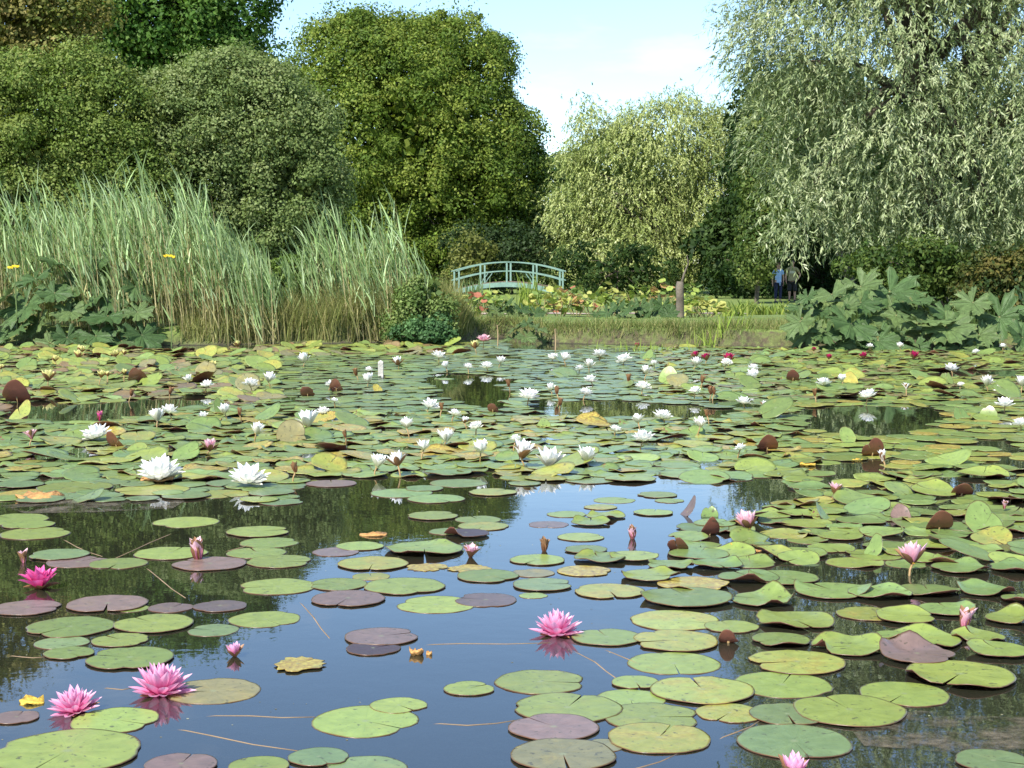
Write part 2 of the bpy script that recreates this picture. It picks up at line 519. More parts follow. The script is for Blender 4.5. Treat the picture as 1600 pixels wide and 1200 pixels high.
def sample_clumps(lobes, n, inner=0.25, hollow=0.8):
    vol = np.array([r[0] * r[2] + r[0] * r[1] for c, r in lobes])
    pick = rng.choice(len(lobes), n * 5, p=vol / vol.sum())
    d = rand_unit(n * 5)
    rad = np.where(rng.random(n * 5) < inner, rng.uniform(0.45, 0.85, n * 5), rng.normal(0.96, 0.05, n * 5))
    C = np.array([c for c, r in lobes])[pick]; R = np.array([r for c, r in lobes])[pick]
    ph = rng.uniform(0, 6.3, 6)
    lump = 1 + 0.08 * np.sin(4.3 * d[:, 0] + ph[0] + pick) * np.sin(5.1 * d[:, 2] + ph[1]) + 0.10 * np.sin(9.1 * d[:, 0] + 3 * d[:, 1] + ph[2] + 2 * pick) * np.sin(8.3 * d[:, 2] + ph[3])
    P = C + d * R * (rad * lump)[:, None]
    keep = ~((np.sin(6.7 * d[:, 0] + ph[4] + pick) * np.sin(7.3 * d[:, 2] + ph[5] + 2 * pick) > 0.66) & (rng.random(len(P)) < hollow))   # hollows
    for c, r in lobes:
        q = (((P - c) / r) ** 2).sum(1)
        keep &= ~((q < 0.82 ** 2) & (rng.random(len(P)) > 0.14))
    idx = np.where(keep)[0][:n]
    return P[idx], unit(d[idx] * 1.0)

def limbs(mb, base, top, targets, r0, n=8):
    base, top = Vector(base), Vector(top)
    mid = base.lerp(top, 0.5) + Vector((random.uniform(-.15, .15), random.uniform(-.1, .1), 0)) * r0 * 4
    mb.tube([base - Vector((0, 0, 0.15)), base + Vector((0, 0, .12)), mid, top], [r0 * 1.45, r0 * 1.08, r0 * 0.85, r0 * 0.6], 10)
    for t in targets:
        t = Vector(t)
        s = base.lerp(top, random.uniform(0.5, 1.0))
        m = s.lerp(t, 0.5) + Vector((0, 0, 0.12 * (t - s).length))
        e = s.lerp(t, 0.92)
        mb.tube([s, m, e], [r0 * 0.45, r0 * 0.25, r0 * 0.06], 6)

def clump_tree(name, label, D, lobes, nclump, crad, nleaf, lsize, pal, base_px, trunk_r=0.25, mat='leaf', inner=0.25, aspect=0.6, group=None, up=0.7, bark='bark', trunk_top=None, cat='tree', jit=0.16, fill=2.0, hollow=0.8):
    L3 = lobes_m(lobes, D)
    P, d = sample_clumps(L3, nclump, inner, hollow)
    n = len(P)
    cr = crad * np.exp(rng.normal(0, 0.34, n))
    tone = rng.random(n)
    N = n * nleaf
    ci = np.repeat(np.arange(n), nleaf)
    ld = rand_unit(N * 2)
    ci2 = np.concatenate([ci, ci])
    outw = unit(d[ci2] * 0.8 + np.array([0, 0, up]))
    score = (ld * outw).sum(1) + rng.normal(0, 0.45, len(ci2))
    sel = np.where(score > -0.15)[0]
    ld, ci = ld[sel], ci2[sel]
    N = len(sel)
    rr = cr[ci] * np.clip(rng.normal(0.86, 0.18, N), 0.1, 1.12)
    pos = P[ci] + ld * rr[:, None] * np.array([1, 1, 0.8])
    nv = unit(ld + 0.34 * rand_unit(N) + np.array([0, 0, 0.25]))
    a = perp(nv); a = unit(a + ld * 0.35 + np.array([0, 0, 0.1])); b = unit(np.cross(nv, a))
    s = lsize * rng.uniform(0.6, 1.35, N)
    q = leaf_quads(pos, a, b, s, s * aspect, tones(N, pal, tone[ci], jit))
    base = at(*base_px) if len(base_px) == 2 else Vector(base_px)
    base.z = float(gz(base.x, base.y))
    root = empty(name, base)
    c0 = np.mean([c for c, r in L3], 0)
    top = Vector(c0) if trunk_top is None else Vector(trunk_top)
    V, F, C = q
    # leaves deep inside the crown
    nf = int(n * nleaf * 0.06)
    li = rng.choice(len(L3), nf, p=np.array([r[0] * r[1] * r[2] for c, r in L3]) / sum(r[0] * r[1] * r[2] for c, r in L3))
    fp = np.array([c for c, r in L3])[li] + np.array([r for c, r in L3])[li] * rand_unit(nf) * (rng.random((nf, 1)) ** 0.5) * 0.76
    na = rand_unit(nf); nb_ = perp(na); fs = lsize * fill * rng.uniform(0.7, 1.4, nf)
    V2, F2, C2 = leaf_quads(fp, na, nb_, fs, fs * 0.8, tones(nf, pal, None, jit))
    V, F, C = np.concatenate([V, V2]), np.concatenate([F, F2 + len(V)]), np.concatenate([C, C2])
    V = V - np.array(base)
    leaf_obj('crown', [(V, F, C)], M[mat], root)
    mb = MB()
    tg = [Vector(P[i]) - base for i in rng.choice(n, min(14, n), replace=False)]
    limbs(mb, (0, 0, 0), top - base, tg, trunk_r)
    mb.build('trunk', M[bark], root, True)
    tag(root, label, cat, group)
    return root

def willow_tree(name, label, D, lobes, nclump, nshoot, slen, nl, lsize, aspect, pal, base, trunk_r, droop=1.0, mat='willow_leaf', bark='bark', inner=0.3, trunk_top=None, stagger=0.25):
    L3 = lobes_m(lobes, D)
    P, d = sample_clumps(L3, nclump, inner)
    n = len(P)
    tone = rng.random(n)
    ci = np.repeat(np.arange(n), nshoot)
    S = len(ci)
    start = P[ci] + rng.normal(0, stagger, (S, 3))
    hd = unit(d[ci] * np.array([1, 1, 0.5]) + 0.6 * rand_unit(S))
    sl = slen * rng.uniform(0.5, 1.4, S)
    # points along each drooping shoot
    k = nl
    t = (np.arange(k) + 0.5) / k
    t = t[None, :] + rng.uniform(-0.4, 0.4, (S, k)) / k
    tt = t[:, :, None]
    down = np.array([0, 0, -1.0])
    pos = start[:, None, :] + sl[:, None, None] * (hd[:, None, :] * (tt * (1 - 0.35 * tt)) + down * droop * tt ** 2 * 0.85)
    tang = unit(hd[:, None, :] * (1 - 0.7 * tt) + down * droop * 1.7 * tt)
    pos = pos.reshape(-1, 3); tang = tang.reshape(-1, 3)
    N = len(pos)
    a = unit(tang * 0.75 + 0.55 * rand_unit(N) + np.array([0, 0, -0.25 * droop]))
    nv = unit(0.55 * rand_unit(N) + np.repeat(d[ci], k, 0) * 0.7 + np.array([0, 0, 0.5]))
    b = unit(np.cross(a, nv))
    s = lsize * rng.uniform(0.55, 1.35, N)
    V, F, C = leaf_quads(pos, a, b, s, s * aspect, tones(N, pal, np.repeat(tone[ci], k), 0.15))
    base = Vector(base); base.z = float(gz(base.x, base.y))
    root = empty(name, base)
    leaf_obj('crown', [(V - np.array(base), F, C)], M[mat], root)
    mb = MB()
    c0 = Vector(np.mean([c for c, r in L3], 0)) if trunk_top is None else Vector(trunk_top)
    tg = [Vector(P[i]) - base for i in rng.choice(n, min(26, n), replace=False)]
    limbs(mb, (0, 0, 0), c0 - base, tg, trunk_r)
    mb.build('trunk', M[bark], root, True)
    # thin hanging twigs
    ns = rng.choice(S, min(S, 900), replace=False)
    tp = np.linspace(0, 0.9, 4)
    Vt, Ft = [], []
    for j in ns:
        pts = [start[j] + sl[j] * (hd[j] * (x * (1 - 0.35 * x)) + down * droop * x * x * 0.85) for x in tp]
        b0 = len(Vt)
        for q, x in zip(pts, tp):
            wv = 0.006 * (1.2 - x)
            Vt.append(q + np.array([wv, 0, 0])); Vt.append(q + np.array([-wv * .5, wv, 0])); Vt.append(q + np.array([-wv * .5, -wv, 0]))
        for i in range(3):
            for e in range(3):
                Ft.append([b0 + i * 3 + e, b0 + i * 3 + (e + 1) % 3, b0 + i * 3 + 3 + (e + 1) % 3, b0 + i * 3 + 3 + e])
    link('twigs', mk_mesh('twigs', np.array(Vt) - np.array(base), np.array(Ft), M[bark]), root)
    tag(root, label, 'tree')
    return root

def blade_mesh(B, dirh, lean, length, width, bend, col, seg=4, faceaz=None):
    """arched blades. B bases (n,3), dirh unit horizontal lean direction, lean = initial tilt (rad), bend = extra tilt at the tip"""
    n = len(B)
    az = rng.uniform(0, 2 * math.pi, n) if faceaz is None else faceaz
    side = np.stack([np.cos(az), np.sin(az), np.zeros(n)], 1)
    P = B.copy()
    rows = []
    for i in range(seg + 1):
        t = i / seg
        wv = width * (1 - t ** 1.8) * 0.5 * (0.75 + 0.5 * min(1, t * 3))
        rows.append(np.stack([P - side * wv[:, None], P + side * wv[:, None]], 1))
        ang = lean + bend * t
        stepv = dirh * np.sin(ang)[:, None] + np.array([0, 0, 1.0]) * np.cos(ang)[:, None]
        P = P + stepv * (length / seg)[:, None]
    V = np.stack(rows, 1).reshape(-1, 3)                     # n,(seg+1),2,3
    base = np.arange(n)[:, None] * (seg + 1) * 2
    k = np.arange(seg)[None, :] * 2
    F = np.stack([base + k, base + k + 1, base + k + 3, base + k + 2], -1).reshape(-1, 4)
    C = np.repeat(col, seg, 0)
    return V, F, C

# ------------------------------------------------------------------ trees
OAK = [(0.075, 0.125, 0.020), (0.125, 0.18, 0.028), (0.20, 0.24, 0.045)]
clump_tree('broad_domed_tree', 'huge dense dome-shaped yellow-green tree behind the arched bridge', 98,
           [(645, 245, 190, 210), (552, 132, 106, 102), (700, 130, 88, 90), (745, 290, 95, 125), (560, 330, 105, 98), (650, 400, 175, 68, -1), (620, 85, 90, 52), (785, 230, 42, 58), (492, 180, 50, 72)],
           1600, 0.85, 125, 0.21, OAK, (float(atd(640, 440, 98).x), 99, 0), 0.5, inner=0.22, hollow=0.25, fill=2.6)
SAL = [(0.12, 0.17, 0.052), (0.16, 0.215, 0.070), (0.22, 0.26, 0.105)]
clump_tree('sallow_tree', 'rounded grey-green sallow tree rising behind the gap in the reeds', 27,
           [(330, 205, 110, 105), (410, 205, 85, 90), (260, 190, 55, 70), (440, 300, 88, 100), (290, 310, 100, 100), (485, 235, 36, 70), (495, 310, 32, 55), (455, 390, 75, 65), (330, 420, 120, 70), (360, 130, 60, 45), (405, 120, 30, 25)],
           950, 0.27, 165, 0.058, SAL, (float(atd(380, 500, 27).x), 27.4, 0), 0.14, inner=0.2, jit=0.12)
SAL2 = [(0.10, 0.155, 0.030), (0.145, 0.20, 0.044), (0.205, 0.245, 0.066)]
clump_tree('sallow_tree', 'olive-green sallow thicket with dark hollows behind the reeds and giant rhubarb', 26,
           [(60, 215, 110, 120), (165, 215, 70, 95), (120, 150, 80, 60), (55, 330, 130, 100), (205, 330, 75, 95), (-80, 250, 120, 150), (120, 420, 170, 70), (215, 250, 45, 60)],
           950, 0.27, 165, 0.058, SAL2, (float(atd(90, 500, 26).x), 26.5, 0), 0.14, inner=0.2, jit=0.12)
clump_tree('tall_tree', 'tall brownish olive tree with fading foliage above the sallow thicket', 45,
           [(55, 40, 90, 110), (100, 85, 50, 50), (-60, 0, 130, 150)],
           420, 0.48, 90, 0.14, [(0.085, 0.11, 0.022), (0.16, 0.16, 0.04), (0.24, 0.20, 0.07)], (float(atd(30, 470, 45).x), 46, 0), 0.3, jit=0.2)
clump_tree('dark_green_tree', 'dark green broadleaf tree with sky showing through, behind the grey-green sallow', 70,
           [(280, 0, 140, 110), (372, 55, 38, 60), (190, 60, 85, 75), (300, 90, 100, 60), (200, -40, 110, 80)],
           420, 0.75, 85, 0.23, [(0.03, 0.08, 0.012), (0.07, 0.14, 0.024), (0.12, 0.20, 0.045)], (float(atd(280, 450, 70).x), 71, 0), 0.4, inner=0.3)
OLV = [(0.20, 0.25, 0.07), (0.27, 0.315, 0.095), (0.35, 0.38, 0.15)]
willow_tree('weeping_willow', 'bushy pale yellow-green weeping willow beyond the colourful bed', 80,
            [(1050, 235, 92, 72), (975, 270, 66, 70), (1105, 300, 52, 85), (1010, 330, 78, 58), (985, 395, 75, 45), (900, 330, 40, 38), (930, 215, 26, 36), (1132, 250, 42, 72), (1148, 330, 32, 70), (1070, 385, 58, 48), (905, 395, 42, 42), (912, 172, 9, 14), (900, 245, 18, 18)],
            900, 20, 0.75, 9, 0.165, 0.34, OLV, (float(atd(1020, 470, 80).x), 80.5, 0), 0.3, 0.55, bark='grey_bark', trunk_top=atd(1030, 330, 80), stagger=0.40)
SIL = [(0.17, 0.22, 0.09), (0.24, 0.29, 0.135), (0.34, 0.375, 0.21)]
willow_tree('silver_willow', 'towering silver-leaved willow overhanging the right bank and the giant rhubarb', 25,
            [(1430, 60, 220, 140), (1265, 50, 95, 110), (1570, 200, 150, 160), (1400, 200, 140, 110), (1500, 300, 110, 90), (1285, 220, 75, 80), (1240, 320, 40, 40), (1500, -180, 260, 180), (1750, 50, 250, 300), (1330, -100, 140, 120),
             (1600, 340, 80, 60), (1190, 70, 40, 60), (1470, 370, 70, 50), (1350, 300, 70, 60), (1225, 190, 40, 70), (1540, 90, 120, 110)],
            1600, 20, 0.44, 10, 0.098, 0.22, SIL, (float(atd(1470, 500, 25.4).x), 25.8, 0), 0.26, 0.4, trunk_top=atd(1450, 60, 25.4), stagger=0.24)
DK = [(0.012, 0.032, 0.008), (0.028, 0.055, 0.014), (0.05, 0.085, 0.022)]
BGG = 'dark woodland trees beyond the lawn'
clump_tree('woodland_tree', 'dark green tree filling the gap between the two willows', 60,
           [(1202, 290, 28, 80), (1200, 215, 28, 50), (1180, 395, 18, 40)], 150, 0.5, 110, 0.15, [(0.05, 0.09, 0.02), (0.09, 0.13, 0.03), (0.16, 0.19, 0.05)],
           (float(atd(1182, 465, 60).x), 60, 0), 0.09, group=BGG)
clump_tree('woodland_tree', 'broad dark tree added to shade the two walkers', 65,  # extra tree, added so its crown shades the walkers and shrubs
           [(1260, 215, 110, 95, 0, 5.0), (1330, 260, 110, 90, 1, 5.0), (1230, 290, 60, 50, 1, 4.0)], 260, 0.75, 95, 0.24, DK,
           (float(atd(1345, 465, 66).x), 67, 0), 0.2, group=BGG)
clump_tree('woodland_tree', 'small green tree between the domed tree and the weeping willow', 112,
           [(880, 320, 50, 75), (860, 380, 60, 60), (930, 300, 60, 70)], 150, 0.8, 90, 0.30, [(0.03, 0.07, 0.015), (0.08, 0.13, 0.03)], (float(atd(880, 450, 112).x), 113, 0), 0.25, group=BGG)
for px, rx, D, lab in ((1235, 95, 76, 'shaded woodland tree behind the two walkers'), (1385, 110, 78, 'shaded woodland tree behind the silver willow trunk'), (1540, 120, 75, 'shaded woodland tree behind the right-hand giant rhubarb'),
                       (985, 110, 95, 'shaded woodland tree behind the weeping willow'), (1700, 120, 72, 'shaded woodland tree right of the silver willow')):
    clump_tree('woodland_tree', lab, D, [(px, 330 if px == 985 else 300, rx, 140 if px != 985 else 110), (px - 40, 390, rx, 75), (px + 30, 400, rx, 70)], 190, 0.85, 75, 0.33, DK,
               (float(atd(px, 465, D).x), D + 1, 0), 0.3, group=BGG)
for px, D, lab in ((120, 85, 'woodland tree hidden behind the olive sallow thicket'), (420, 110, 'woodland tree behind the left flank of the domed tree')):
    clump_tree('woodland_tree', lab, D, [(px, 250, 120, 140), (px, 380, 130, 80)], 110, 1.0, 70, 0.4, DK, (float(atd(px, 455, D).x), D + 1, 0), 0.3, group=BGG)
# stout grey tree stump on the lawn
p = at(1062, 494, 0.12)
st = empty('tree_stump', (p.x, p.y, float(gz(p.x, p.y))))
mb = MB(); mb.tube([(0, 0, -.08), (0, 0, .03), (0.005, 0, .35), (-.005, 0, .60), (0, 0, .70)], [.11, .085, .075, .08, .06], 12); mb.build('trunk', M['grey_bark'], st, True)
mb = MB(); mb.tube([(0.02, 0, .62), (.08, 0, .85), (.16, .02, 1.05), (.13, .02, 1.2)], [.03, .02, .013, .005], 6); mb.build('branch', M['grey_bark'], st, True)
tag(st, 'stout grey tree stump with one pale branch on the lawn', 'stump')

# shrubs low along the back
def shrub(name, label, D, lobes, nclump, crad, nleaf, ls, pal, group=None, cat='shrub', **k):
    if D < 40: D, crad, ls = D * K, crad * K, ls * K
    px = np.mean([l[0] for l in lobes])
    x = float(atd(px, 470, D).x)
    return clump_tree(name, label, D, lobes, nclump, crad, nleaf, ls, pal, (x, D, 0), 0.05, cat=cat, group=group, **k)
UG = 'undergrowth at the woodland edge'
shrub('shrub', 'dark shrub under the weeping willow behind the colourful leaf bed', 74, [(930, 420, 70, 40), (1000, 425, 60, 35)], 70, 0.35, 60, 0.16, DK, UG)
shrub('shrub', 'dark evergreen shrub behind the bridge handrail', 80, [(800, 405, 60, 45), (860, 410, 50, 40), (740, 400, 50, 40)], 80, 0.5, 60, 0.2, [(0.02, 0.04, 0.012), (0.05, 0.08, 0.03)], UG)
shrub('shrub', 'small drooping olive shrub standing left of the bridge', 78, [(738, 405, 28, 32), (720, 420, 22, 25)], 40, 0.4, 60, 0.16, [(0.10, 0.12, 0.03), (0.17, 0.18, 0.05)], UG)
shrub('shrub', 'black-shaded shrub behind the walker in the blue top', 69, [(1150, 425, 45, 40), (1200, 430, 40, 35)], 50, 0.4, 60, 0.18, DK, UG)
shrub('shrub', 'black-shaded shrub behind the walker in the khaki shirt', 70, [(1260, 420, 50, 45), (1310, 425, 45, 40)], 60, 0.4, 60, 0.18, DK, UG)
shrub('shrub', 'leafy mid-green shrub behind the giant rhubarb under the silver willow', 34, [(1380, 425, 55, 30), (1450, 420, 60, 35), (1430, 450, 60, 30)], 80, 0.28, 90, 0.10, [(0.03, 0.06, 0.014), (0.06, 0.10, 0.022), (0.10, 0.14, 0.03)], UG)
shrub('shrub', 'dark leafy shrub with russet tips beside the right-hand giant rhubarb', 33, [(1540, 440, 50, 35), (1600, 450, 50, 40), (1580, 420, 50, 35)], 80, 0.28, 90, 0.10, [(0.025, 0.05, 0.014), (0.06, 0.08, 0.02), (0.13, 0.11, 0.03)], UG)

# ------------------------------------------------------------------ reeds and grasses on the left bank
LEANX = np.array([-1.0, 0.15, 0.0])
def reed_bed(name, label, prof, n, y0, y1, seed):
    """prof: list of (px, top_py); reeds stand between ground distances y0..y1"""
    r = np.random.default_rng(seed); y0, y1 = y0 * K, y1 * K
    px0, px1 = prof[0][0], prof[-1][0]
    px = r.uniform(px0, px1, n)
    yy = r.uniform(y0, y1, n)
    tp = np.interp(px, [p[0] for p in prof], [p[1] for p in prof])
    bx = np.array([atd(a, 500, b).x for a, b in zip(px, yy)])
    bz = np.maximum(gz(bx, yy), -0.2)
    H = np.array([atd(a, t, b).z for a, t, b in zip(px, tp, yy)]) - bz
    H = H * np.clip(r.normal(0.76, 0.18, n), 0.35, 1.05)
    B = np.stack([bx, yy, bz], 1)
    lean = r.normal(0.05, 0.06, n); bend = r.uniform(0.05, 0.22, n)
    dirh = unit(LEANX + r.normal(0, 0.35, (n, 3)) * np.array([1, 1, 0]))
    straw = tones(n, [(0.26, 0.24, 0.11), (0.38, 0.33, 0.17), (0.48, 0.40, 0.23)])
    parts = [blade_mesh(B, dirh, lean, H, np.full(n, 0.010), bend, straw, 4)]
    # leaves up the stem
    k = 9
    ci = np.repeat(np.arange(n), k)
    t = np.tile((np.arange(k) + 0.5) / k, n) ** 0.75 * 0.97
    # position along arched stem (integrate the same arc)
    tt = t[:, None]
    ang = lean[ci] + bend[ci] * t * 0.5
    pos = B[ci] + (dirh[ci] * np.sin(ang)[:, None] + np.array([0, 0, 1.0]) * np.cos(ang)[:, None]) * (H[ci] * t)[:, None]
    m = len(ci)
    ldir = unit(LEANX * 0.9 + r.normal(0, 0.75, (m, 3)) * np.array([1, 1, 0]))
    dry = (t + r.normal(0, 0.12, m)) < 0.30
    green = tones(m, [(0.17, 0.26, 0.09), (0.27, 0.37, 0.16), (0.37, 0.47, 0.27)])
    brown = tones(m, [(0.22, 0.23, 0.09), (0.36, 0.33, 0.16)])
    c = np.where(dry[:, None], brown, green)
    ll = K * r.uniform(0.35, 0.8, m) * np.where(t > 0.8, 1.0, 0.85)
    parts.append(blade_mesh(pos, ldir, r.uniform(0.12, 0.55, m), ll, K * r.uniform(0.016, 0.036, m), r.uniform(-0.1, 0.9, m) * np.where(r.random(m) < .3, 1.6, 0.8), c, 4,
                            np.arctan2(ldir[:, 1], ldir[:, 0]) + math.pi / 2 + r.normal(0, 0.6, m)))
    o = leaf_obj(name, parts, M['blade'], None)
    tag(o, label, 'reeds', kind='stuff')
reed_bed('reeds', 'tall blue-green reeds bending in the wind behind the left giant rhubarb', [(-60, 300), (10, 275), (30, 285), (55, 300), (95, 290), (118, 320), (140, 400), (180, 410)], 260, 30.6, 32.0, 1)
reed_bed('reeds', 'tall pale reeds with straw-coloured stems standing at the water edge', [(125, 305), (150, 300), (175, 290), (210, 270), (225, 265), (262, 262), (275, 290), (310, 280), (345, 310), (362, 350), (385, 375), (410, 375), (440, 430)], 560, 29.8, 31.6, 2)
reed_bed('reeds', 'sparser green reeds above the grassy bank left of the bridge', [(440, 440), (480, 390), (500, 335), (530, 345), (560, 345), (600, 375), (628, 300), (645, 330), (665, 400), (690, 440)], 210, 30.4, 32.0, 3)

def grass_patch(name, label, pxr, yr, n, hr, pal, seed, wid=(0.006, 0.014), leanr=0.5, topprof=None, cat='grass', dz=0.0):
    r = np.random.default_rng(seed)
    yr = (yr[0] * K, yr[1] * K); hr = (hr[0] * K, hr[1] * K); wid = (wid[0] * K, wid[1] * K)
    px = r.uniform(*pxr, n); yy = r.uniform(*yr, n)
    bx = (px - 800) / FPX * yy
    sh = shore(bx)
    yy = np.where(yy < sh + 0.03, sh + 0.02 + r.random(n) * 0.2, yy)
    B = np.stack([bx, yy, gz(bx, yy) - 0.02 + dz], 1)
    H = r.uniform(*hr, n)
    if topprof:
        H = H * np.interp(px, [p[0] for p in topprof], [p[1] for p in topprof])
    az = r.uniform(0, 2 * math.pi, n)
    dirh = np.stack([np.cos(az), np.sin(az), 0 * az], 1)
    V = blade_mesh(B, dirh, r.uniform(0, leanr * 0.6, n), H, r.uniform(*wid, n), r.uniform(0.1, leanr * 2, n), tones(n, pal), 3)
    o = leaf_obj(name, [V], M['blade'], None)
    tag(o, label, cat, kind='stuff')
GR = [(0.13, 0.16, 0.045), (0.22, 0.24, 0.08), (0.34, 0.30, 0.14)]
grass_patch('long_grass', 'mixed green and straw long grass covering the left bank', (280, 735), (29.6, 32.2), 15000, (0.35, 1.0), GR, 11, (0.008, 0.018), 0.45,
            [(280, 0.5), (360, 0.7), (430, 1.05), (520, 1.05), (600, 1.25), (690, 1.3), (715, 0.9), (735, 0.4)])
grass_patch('waterside_grass', 'straw grass fringe hanging over the lawn edge of the bank', (700, 1060), (29.6, 31.0), 4600, (0.08, 0.30), [(0.10, 0.16, 0.04), (0.19, 0.22, 0.07), (0.28, 0.25, 0.11)], 12, (0.006, 0.014), 0.9)
grass_patch('waterside_grass', 'pale dry grass on the bank between the irises and the right giant rhubarb', (1040, 1245), (29.2, 30.4), 3600, (0.08, 0.32), [(0.11, 0.17, 0.045), (0.20, 0.23, 0.075), (0.29, 0.26, 0.12)], 13, (0.006, 0.014), 0.8)
grass_patch('lawn_grass', 'short mown lawn grass behind the eroded bank', (700, 1260), (31.0, 40), 9000, (0.03, 0.08), [(0.11, 0.19, 0.03), (0.18, 0.26, 0.05), (0.25, 0.29, 0.08)], 14, (0.006, 0.016), 0.8)
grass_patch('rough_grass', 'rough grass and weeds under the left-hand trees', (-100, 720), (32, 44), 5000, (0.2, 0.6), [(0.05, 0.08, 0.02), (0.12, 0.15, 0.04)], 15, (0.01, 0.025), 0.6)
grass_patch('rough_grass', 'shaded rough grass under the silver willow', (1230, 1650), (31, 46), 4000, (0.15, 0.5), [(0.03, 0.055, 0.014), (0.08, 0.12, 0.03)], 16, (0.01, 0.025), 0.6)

# leafy bank bushes among the reeds
BG = 'wild bushes on the left bank'
BRM = [(0.07, 0.12, 0.03), (0.13, 0.19, 0.05), (0.20, 0.25, 0.085)]
shrub('bramble_bush', 'leafy bramble bush at the end of the left bank', 30.6, [(655, 478, 26, 36), (628, 508, 26, 18), (690, 498, 18, 28), (672, 455, 14, 22)], 70, 0.17, 110, 0.07, BRM, BG, 'bush')
shrub('bramble_bush', 'bright dark-leaved seedling bush hanging over the water below the brambles', 30.0, [(655, 520, 35, 18), (690, 518, 20, 16)], 34, 0.13, 90, 0.075, [(0.05, 0.11, 0.04), (0.10, 0.19, 0.07)], BG, 'bush')
shrub('bramble_bush', 'yellow-green leafy plant between the two reed stands', 31.6, [(455, 430, 28, 22), (470, 455, 26, 25)], 40, 0.16, 90, 0.085, [(0.07, 0.12, 0.02), (0.13, 0.19, 0.04)], BG, 'bush')

# yellow ragwort in the reeds
M['yellow_flower'] = simple('yellow_flower', (0.75, 0.52, 0.01), 0.6, 0.15)
M['green_stem'] = simple('green_stem', (0.11, 0.16, 0.05), 0.6, 0.25)
for px, py, lab in ((265, 403, 'yellow-headed ragwort poking out of the tall pale reeds'), (22, 419, 'yellow-headed ragwort left of the giant rhubarb')):
    p = atd(px, py, 20.3)
    root = empty('ragwort', (p.x, 20.3, max(-0.1, float(gz(p.x, 20.3)))))
    h = p.z - root.location.z
    mb = MB(); mb.tube([(0, 0, -0.05), (0.02, 0, h * 0.5), (0, 0, h)], 0.008, 5)
    for k in range(5):
        mb.tube([(0, 0, h * 0.9), ((k - 2) * 0.04, -0.02, h + 0.02)], 0.004, 4)
    mb.build('stem', M['green_stem'], root)
    for k in range(5):
        mb = MB()
        for j in range(9):
            a = j * 2 * math.pi / 9
            mb.add([(0, 0, 0), (0.025 * math.cos(a - .25), 0.025 * math.sin(a - .25), .006), (0.045 * math.cos(a), 0.045 * math.sin(a), .004), (0.025 * math.cos(a + .25), 0.025 * math.sin(a + .25), .006)], [[0, 1, 2, 3]])
        mb.ball((0, 0, 0.004), (0.014, 0.014, 0.01), 6, 4)
        o = mb.build('flower_head', M['yellow_flower'], root)
        o.location = ((k - 2) * 0.03, -0.03, h + 0.02 + random.uniform(-.015, .02)); o.scale = (K, K, K); o.rotation_euler = (0.7, 0, random.uniform(0, 1))
    tag(root, lab, 'wildflower', 'yellow ragwort plants')

# irises and bur-reed
def sword_clump(name, label, px, py, n, h, spread, pal, seed, wid=0.03, cat='plant', z=None):
    r = np.random.default_rng(seed); h, spread, wid = h * K, spread * K, wid * K
    p = at(px, py, 0.0)
    z = float(gz(p.x, p.y)) if z is None else z
    B = np.stack([r.normal(0, spread, n), r.normal(0, spread * 0.5, n), np.full(n, -0.12)], 1)
    az = r.uniform(0, 2 * math.pi, n)
    d = np.stack([np.cos(az), np.sin(az), 0 * az], 1)
    root = empty(name, (p.x, p.y, z))
    V = blade_mesh(B, d, r.uniform(0, 0.25, n), h * r.uniform(0.5, 1.1, n), wid * r.uniform(0.6, 1.2, n), r.uniform(0, 0.6, n) * np.where(r.random(n) < .15, 3, 1), tones(n, pal), 5)
    if n <= 12:
        k = len(V[0]) // n; f = len(V[1]) // n
        for j in range(n):
            leaf_obj('blade', [(V[0][j * k:(j + 1) * k], V[1][:f], V[2][j * f:(j + 1) * f])], M['blade'], root)
    else:
        leaf_obj('blades', [V], M['blade'], root)['kind'] = 'stuff'
    tag(root, label, cat)
IRI = [(0.14, 0.22, 0.03), (0.22, 0.30, 0.05), (0.30, 0.36, 0.09)]
sword_clump('iris_clump', 'tall bright green iris clump on the right part of the bank', 1105, 541, 60, 0.72, 0.22, IRI, 21)
sword_clump('iris_clump', 'second iris clump growing closer to the right giant rhubarb', 1142, 541, 40, 0.60, 0.18, IRI, 22)
sword_clump('bur_reed', 'yellow-green bur-reed standing in water below the eroded bank', 1030, 548, 60, 0.42, 0.34, IRI, 23, 0.024, z=-0.02)
sword_clump('bur_reed', 'thin group of water grasses rising beside the white lilies', 985, 549, 26, 0.48, 0.24, IRI, 24, 0.018, z=-0.02)
sword_clump('bur_reed', 'few tall grass blades in the water near the small bank plant', 930, 546, 10, 0.55, 0.22, IRI, 25, 0.014, z=-0.02)
sword_clump('bur_reed', 'low yellow-green water grass in front of the irises', 1075, 549, 50, 0.26, 0.32, IRI, 26, 0.022, z=-0.02)
# tall sedge in front of the bridge
p = atd(825, 470, 40)
sedge = np.random.default_rng(5)
root = empty('sedge_clump', (p.x, 40, float(gz(p.x, 40))))
n = 90
az = sedge.uniform(0, 2 * math.pi, n)
V = blade_mesh(np.stack([sedge.normal(0, .18, n), sedge.normal(0, .12, n), np.zeros(n)], 1), np.stack([np.cos(az), np.sin(az), 0 * az], 1), sedge.uniform(0, .3, n), sedge.uniform(0.5, 1.2, n), np.full(n, .03), sedge.uniform(0, .6, n), tones(n, IRI), 4)
leaf_obj('blades', [V], M['blade'], root)['kind'] = 'stuff'
tag(root, 'lime green upright sedge clump growing in front of the bridge', 'plant')

